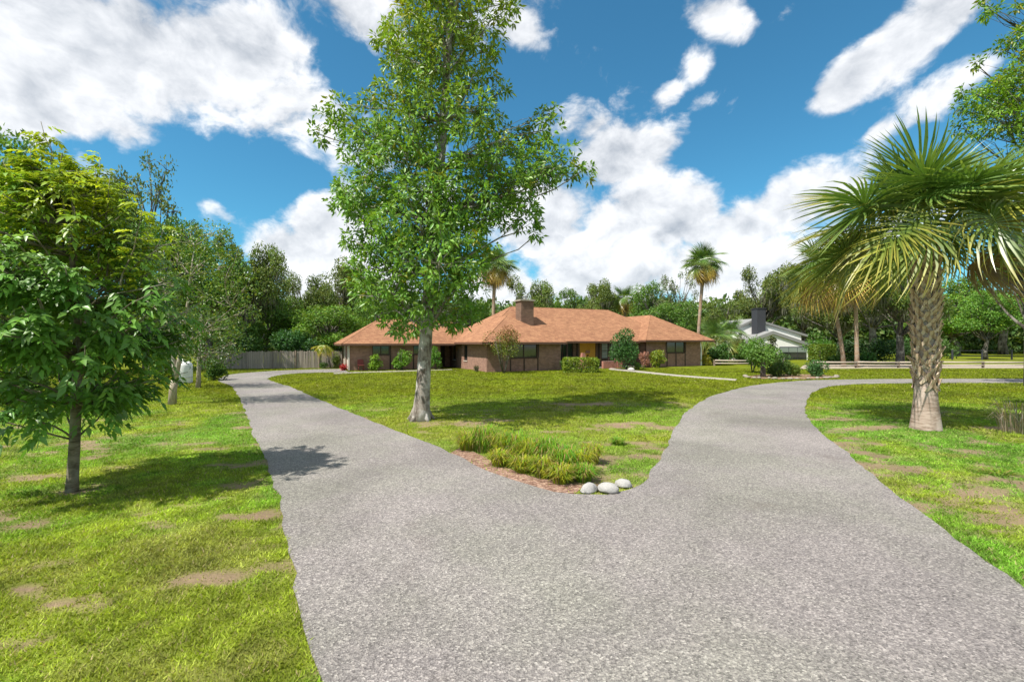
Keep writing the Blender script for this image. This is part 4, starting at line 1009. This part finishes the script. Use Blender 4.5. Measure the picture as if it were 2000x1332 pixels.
shrub('shrub', 'round green shrub standing right of the shade tree trunk', 850, 722, 28, 46, (.09, .20, .022), 203, .13, 700, group=gh)
shrub('flowering_shrub', 'vase shaped bush with reddish tips at the corner of the middle wing', 984, 729, 74, 90, (.13, .16, .025), 204, .10, 1500, tip=(.26, .12, .05), lift=.30, stems=9, group=gh)
shrub('hedge', 'low clipped yellow-green hedge in front of the porch', 1134, 727, 62, 26, (.16, .22, .02), 205, .13, 1900, box=True, cat='hedge', depth=.5, group=gh)
shrub('shrub', 'dark green shrub left of the clipped porch hedge', 1104, 724, 22, 26, dk, 206, .11, 350, group=gh)
shrub('garden_tree', 'broad dark green garden tree in front of the entry', 1223, 722, 66, 84, (.055, .135, .030), 207, .14, 1800, cat='tree', lift=.12, group=gh)
shrub('shrub', 'dusty pink leaved shrub between the garden tree and the yellow-green shrub', 1258, 718, 26, 34, (.30, .15, .11), 208, .10, 500, group=gh)
shrub('shrub', 'rounded yellow-green shrub against the right wing wall', 1286, 718, 36, 40, (.17, .24, .02), 209, .12, 800, yel=.25, group=gh)
shrub('shrub', 'tiny green shrub low by the path start', 1247, 722, 26, 14, mid, 210, .09, 300, group=gh)
shrub('shrub', 'bright yellow shrub at the far right corner of the brick house', 1374, 714, 26, 24, (.33, .30, .02), 211, .12, 450, group=gh)
shrub('shrub', 'dark tiny shrub at the wall corner beside the reddish bush', 931, 726, 12, 12, (.07, .08, .03), 212, .08, 120, group=gh)
shrub('red_plant', 'small red leaved plant at the garage corner', 671, 724, 14, 14, (.34, .04, .04), 213, .12, 160, cat='plant')
shrub('shrub', 'pale green bush against the picket fence next to the garage', 655, 719, 16, 36, (.16, .22, .05), 214, .11, 350)
shrub('shrub', 'low dark bush at the foot of the picket fence', 632, 719.5, 18, 12, dk, 215, .1, 200)
shrub('shrub', 'dark rounded bush beside the white tank', 420, 743, 44, 50, (.07, .14, .02), 216, .12, 900)
shrub('shrub', 'yellow-green bush left of the white tank', 310, 750, 40, 95, (.15, .23, .02), 217, .12, 900)
shrub('shrub', 'broad leafy bush low behind the young compound-leaf tree', 20, 0, 200, 150, (.09, .17, .025), 230, .14, 2600, Y=17)
shrub('shrub', 'broad dark laurel bush overhanging the picket fence', 590, 0, 130, 70, (.045, .12, .03), 218, .22, 1900, Y=44, lift=.2)
shrub('shrub', 'mid green bush over the left end of the picket fence', 480, 0, 120, 80, (.06, .13, .025), 219, .2, 1600, Y=44)
shrub('shrub', 'shaded bush behind the picket fence near the garage', 700, 0, 110, 60, (.05, .11, .025), 220, .2, 1400, Y=47)
gb = 'plants in the mulch bed'
shrub('shrub', 'tall loose green shrub at the back of the mulch bed', 1470, 728, 60, 78, (.10, .20, .03), 221, .13, 1400, lift=.1, group=gb)
shrub('shrub', 'dark conical shrub beside the stumpy sago in the mulch bed', 1522, 735, 44, 46, (.06, .12, .025), 222, .10, 900, group=gb)
shrub('shrub', 'low yellow-green shrub in the middle of the mulch bed', 1547, 735, 36, 26, (.13, .19, .025), 223, .10, 700, group=gb)
shrub('shrub', 'round blue-green shrub at the right end of the mulch bed', 1597, 736, 36, 38, (.055, .13, .035), 224, .10, 900, group=gb)
shrub('shrub', 'upright dark reddish-green conifer in front of the white house', 1505, 0, 26, 60, (.07, .09, .02), 225, .14, 700, Y=50)
shrub('hedge', 'square clipped hedge block right of the white house', 1606, 0, 32, 34, (.13, .19, .02), 226, .16, 1600, Y=52, box=True, cat='hedge')
shrub('shrub', 'large bright green shrub behind the square hedge', 1605, 0, 64, 60, (.07, .17, .02), 227, .18, 1200, Y=57)
for i, (px, Y, w, h, c, lab) in enumerate([
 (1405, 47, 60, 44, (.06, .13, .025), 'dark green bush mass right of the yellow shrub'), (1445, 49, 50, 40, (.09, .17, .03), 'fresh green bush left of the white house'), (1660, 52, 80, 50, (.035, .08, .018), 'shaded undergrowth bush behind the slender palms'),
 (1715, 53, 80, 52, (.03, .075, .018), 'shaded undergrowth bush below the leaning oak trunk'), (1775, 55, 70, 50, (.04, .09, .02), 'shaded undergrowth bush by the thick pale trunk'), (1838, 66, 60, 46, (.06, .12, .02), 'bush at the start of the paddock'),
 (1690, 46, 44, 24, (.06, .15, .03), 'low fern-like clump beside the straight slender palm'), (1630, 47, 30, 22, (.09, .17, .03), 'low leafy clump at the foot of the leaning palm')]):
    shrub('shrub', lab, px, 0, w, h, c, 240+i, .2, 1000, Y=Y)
shrub('garden_tree', 'stumpy little tree with thick dark trunk and flat leafy top in the mulch bed', 1490, 737, 62, 60, (.10, .19, .03), 228, .12, 1000, cat='tree', trunk=.16, lift=.5, group=gb)
shrub('shrub', 'low rounded bush close beside the stumpy tree in the mulch bed', 1512, 736, 30, 26, (.07, .13, .025), 229, .10, 500, group=gb)
bp = [G(1545+86*math.cos(a)*(1+.06*math.sin(3*a)), 736.2+4.6*math.sin(a)) for a in np.linspace(0, 2*math.pi, 40)[:-1]]
strip_obj('mulch_bed', bp, .03, MAT['mulch'], .06)
def rock(name, mat, loc, s, seed, parent=None, sub=3, amp=.10):
    bm = bmesh.new(); bmesh.ops.create_icosphere(bm, subdivisions=sub, radius=1); r = random.Random(seed); ph = [r.uniform(0, 6) for _ in range(6)]
    for v in bm.verts:
        c = v.co.copy(); k = 1+amp*(math.sin(c.x*2.3+ph[0])+math.sin(c.y*2.9+ph[1])+math.sin(c.z*2.1+ph[2]))*.6+amp*.35*math.sin(c.x*6+ph[3])*math.sin(c.y*7+ph[4])*math.sin(c.z*6+ph[5]); v.co = c*k
        if v.co.z < -.35: v.co.z = -.35
    me = bpy.data.meshes.new(name); bm.to_mesh(me); bm.free(); me.polygons.foreach_set('use_smooth', [True]*len(me.polygons)); me.materials.append(mat)
    o = mobj(name, me, parent); o.location = loc; o.scale = s; o.rotation_euler = (0, 0, r.uniform(0, 6.28)); return o
for i in range(17):
    a = math.pi*(.02+.96*i/16)+rng.uniform(-.07, .07); p = G(1545+88*math.cos(a)*(1+.06*math.sin(3*a)), 736.2+4.9*math.sin(a))
    tag(rock('edging_stone', MAT['edge_stone'], (p.x, p.y, .05), (rng.uniform(.09, .22), rng.uniform(.08, .16), rng.uniform(.05, .11)), 300+i, sub=2, amp=.16), 'pale stone edging the front of the mulch bed', 'stone', 'stones edging the mulch bed')
for i, (px, py, w, lab) in enumerate([(1154, 963, 19, 'white painted stone at the island tip, end one toward the grass clumps'), (1190, 963, 19, 'white painted stone at the island tip, middle of three'), (1216, 954, 17, 'white painted stone at the island tip, end one toward the lawn edge')]):
    p = G(px, py); s = w*p.y/F; tag(rock('white_stone', MAT['stone'], (p.x, p.y+.05, .05), (s, s*.8, s*.58), 50+i, amp=.26), lab, 'stone', 'white stones at the island tip')
p = G(1233, 724); tag(rock('white_stone', MAT['stone'], (p.x, p.y, .08), (.28, .2, .17), 60), 'pale rock beside the front path near the garden tree', 'stone')

# ---------------------------------------------------------------- ornamental grass clumps
def grass_clump(name, label, loc, n, h, spread, cols, seed, group=None, cat='grass', w=.013, dry=.2, dryc=(.36, .27, .11)):
    r = np.random.RandomState(seed); a = r.uniform(0, 6.28, n); rr = spread*.42*np.sqrt(r.rand(n)); b = np.stack([np.cos(a)*rr, np.sin(a)*rr, -.01*np.ones(n)], -1)
    a2 = a+r.normal(size=n)*.7; out = np.stack([np.cos(a2), np.sin(a2), np.zeros(n)], -1); H_ = h*(.5+.6*r.rand(n)); ext = spread*(.15+.75*r.rand(n))
    V = []; ww = w*(.7+.6*r.rand(n)); side = np.stack([-np.sin(a2), np.cos(a2), np.zeros(n)], -1)
    for t, wk in ((0, .8), (.35, 1.0), (.7, .8)):
        p = b+out*(ext*t**1.7)[:, None]+np.array((0, 0, 1.0))*(H_*(1.55*t-.72*t*t))[:, None]
        V += [p-side*(ww*wk/2)[:, None], p+side*(ww*wk/2)[:, None]]
    t = 1.0; V.append(b+out*(ext*1.12)[:, None]+np.array((0, 0, 1.0))*(H_*.70*(.6+.5*r.rand(n)))[:, None])
    V = np.stack(V, 1).reshape(-1, 3); base = (np.arange(n)*7)[:, None, None]
    Fc = (base+np.array([[0,1,3],[0,3,2],[2,3,5],[2,5,4],[4,5,6]])[None]).reshape(-1, 3)
    c = vary(cols[0], n, r); k = r.rand(n) < .4; c[k] = vary(cols[1], int(k.sum()), r); k = r.rand(n) < dry; c[k] = vary(dryc, int(k.sum()), r)
    o = mobj(name, np_mesh(name, V, Fc, MAT['blade'], np.repeat(c, 7, 0))); o.location = loc; o.rotation_euler = (0, 0, 0); return tag(o, label, cat, group)
cg = 'ornamental grass clumps at the island edge'; cl_lab = 'arching ornamental grass clump in the row at the island edge'
gA = ((.13, .30, .026), (.24, .36, .03)); gY = ((.34, .37, .026), (.20, .31, .026))
for i, (px, py, wp, hp, c) in enumerate([(915,878,60,34,gY),(945,882,62,48,gA),(985,892,60,44,gY),(1010,896,64,50,gA),(1035,908,60,46,gY),(1070,912,66,54,gA),(1060,932,54,38,gY),(1100,925,66,50,gA),(1130,925,60,44,gY),(1095,943,56,34,gY),(1140,940,50,32,gA),(975,910,48,30,gY),(1020,922,48,30,gY),(1155,905,46,36,gY)]):
    p = G(px, py); k = p.y/F; grass_clump('ornamental_grass', cl_lab, p, 460, hp*k*1.4, wp*k*.66, c, 400+i, cg, dry=.22)
p = G(1207, 868); grass_clump('grass_tuft', 'single dark green grass tuft on the bare patch of the island', p, 200, .22, .26, gA, 430)
p = G(1990, 845); grass_clump('dry_plant', 'dry grey-brown wispy plant in the shade beside the big palm', p, 170, 1.05, .85, ((.30, .25, .19), (.22, .19, .13)), 431, cat='plant', w=.010, dry=.5, dryc=(.40, .35, .28))
p = G(1950, 925); grass_clump('grass_tuft', 'bright green grass tuft on bare soil by the drive edge', p, 160, .10, .4, ((.13, .26, .02), (.2, .3, .02)), 432)

# ================================================================== SMALL THINGS
tk = thing('storage_tank', 'white round storage tank beside the low round tree', 'tank', G(358, 748))
m = MB(); m.lathe([(.42, 0), (.44, .05), (.44, .95), (.40, 1.08), (.28, 1.18), (.10, 1.23), (.02, 1.24)], 24); m.obj('body', MAT['white'], tk)
m = MB(); m.lathe([(.09, 1.242), (.09, 1.30), (.02, 1.31)], 12); m.obj('lid', MAT['metal'], tk)
m = MB(); m.lathe([(.447, .30), (.452, .31), (.452, .34), (.447, .35)], 24); m.obj('hoop', MAT['metal'], tk)
yp = thing('small_palm', 'little palm with bent dark trunk and yellow crown against the picket fence', 'palm', G(646, 720))
m = MB(); m.tube([(0,0,-.03), (-.1,0,.5), (-.35,0,1.2), (-.6,0,1.75)], [.09, .08, .07, .09], 8); m.obj('trunk', MAT['bark_oak'], yp)
r = np.random.RandomState(3)
for i in range(14):
    f = place_frond(yp, 'low', i*2.4, R_(r.uniform(-12, 40)), 1.78, r, .36, 0, .05); f.location.x -= .6; f.color = (1.7, 1.45, .8, 1)
ck = thing('garden_chair', 'small reddish garden chair on the garage apron', 'chair', H(-8.4, 5.95, .025), HA)
for (x, y) in ((-.2, -.2), (.2, -.2), (-.2, .2), (.2, .2)): m = MB(); m.tube([(x, y, 0), (x*.9, y*.9, .40)], .018, 6); m.obj('leg', MAT['plastic'], ck)
m = MB(); m.box(-.24, .24, -.24, .24, .402, .44); m.obj('seat', MAT['plastic'], ck)
m = MB(); m.add([(-.24,.21,.442),(.24,.21,.442),(.24,.25,.442),(-.24,.25,.442),(-.22,.34,.86),(.22,.34,.86),(.22,.38,.86),(-.22,.38,.86)], [(0,3,2,1),(4,5,6,7),(0,1,5,4),(1,2,6,5),(2,3,7,6),(3,0,4,7)]); m.obj('backrest', MAT['plastic'], ck)

# ---------------------------------------------------------------- far woodland closing the horizon
r = np.random.RandomState(88); n = 120000
x = r.uniform(-150, 170, n); y = r.uniform(98, 128, n); top = 6.5+5.5*fb(x, y*0+3, .09, 4)+3*fb(x, y, .35, 3)
zz = top*(r.rand(n)**1.15)
d = unit(np.stack([r.normal(size=n)*.6, -np.ones(n)*.5+r.normal(size=n)*.5, .5+r.normal(size=n)*.5], -1))
c = vary((.09, .15, .03), n, r, .35, .2)*(.7+.6*fb(x, zz*2+y, .25, 3))[:, None]
V, Fc, C = cards(np.stack([x, y, zz], -1), rdir(n, r), d, 1.1*(.6+.8*r.rand(n)), .8, c)
wd = mobj('woodland', np_mesh('woodland', V, Fc, MAT['leaf_far'], C)); tag(wd, 'dark green line of far woodland behind everything', kind='stuff'); wd['category'] = 'woodland'
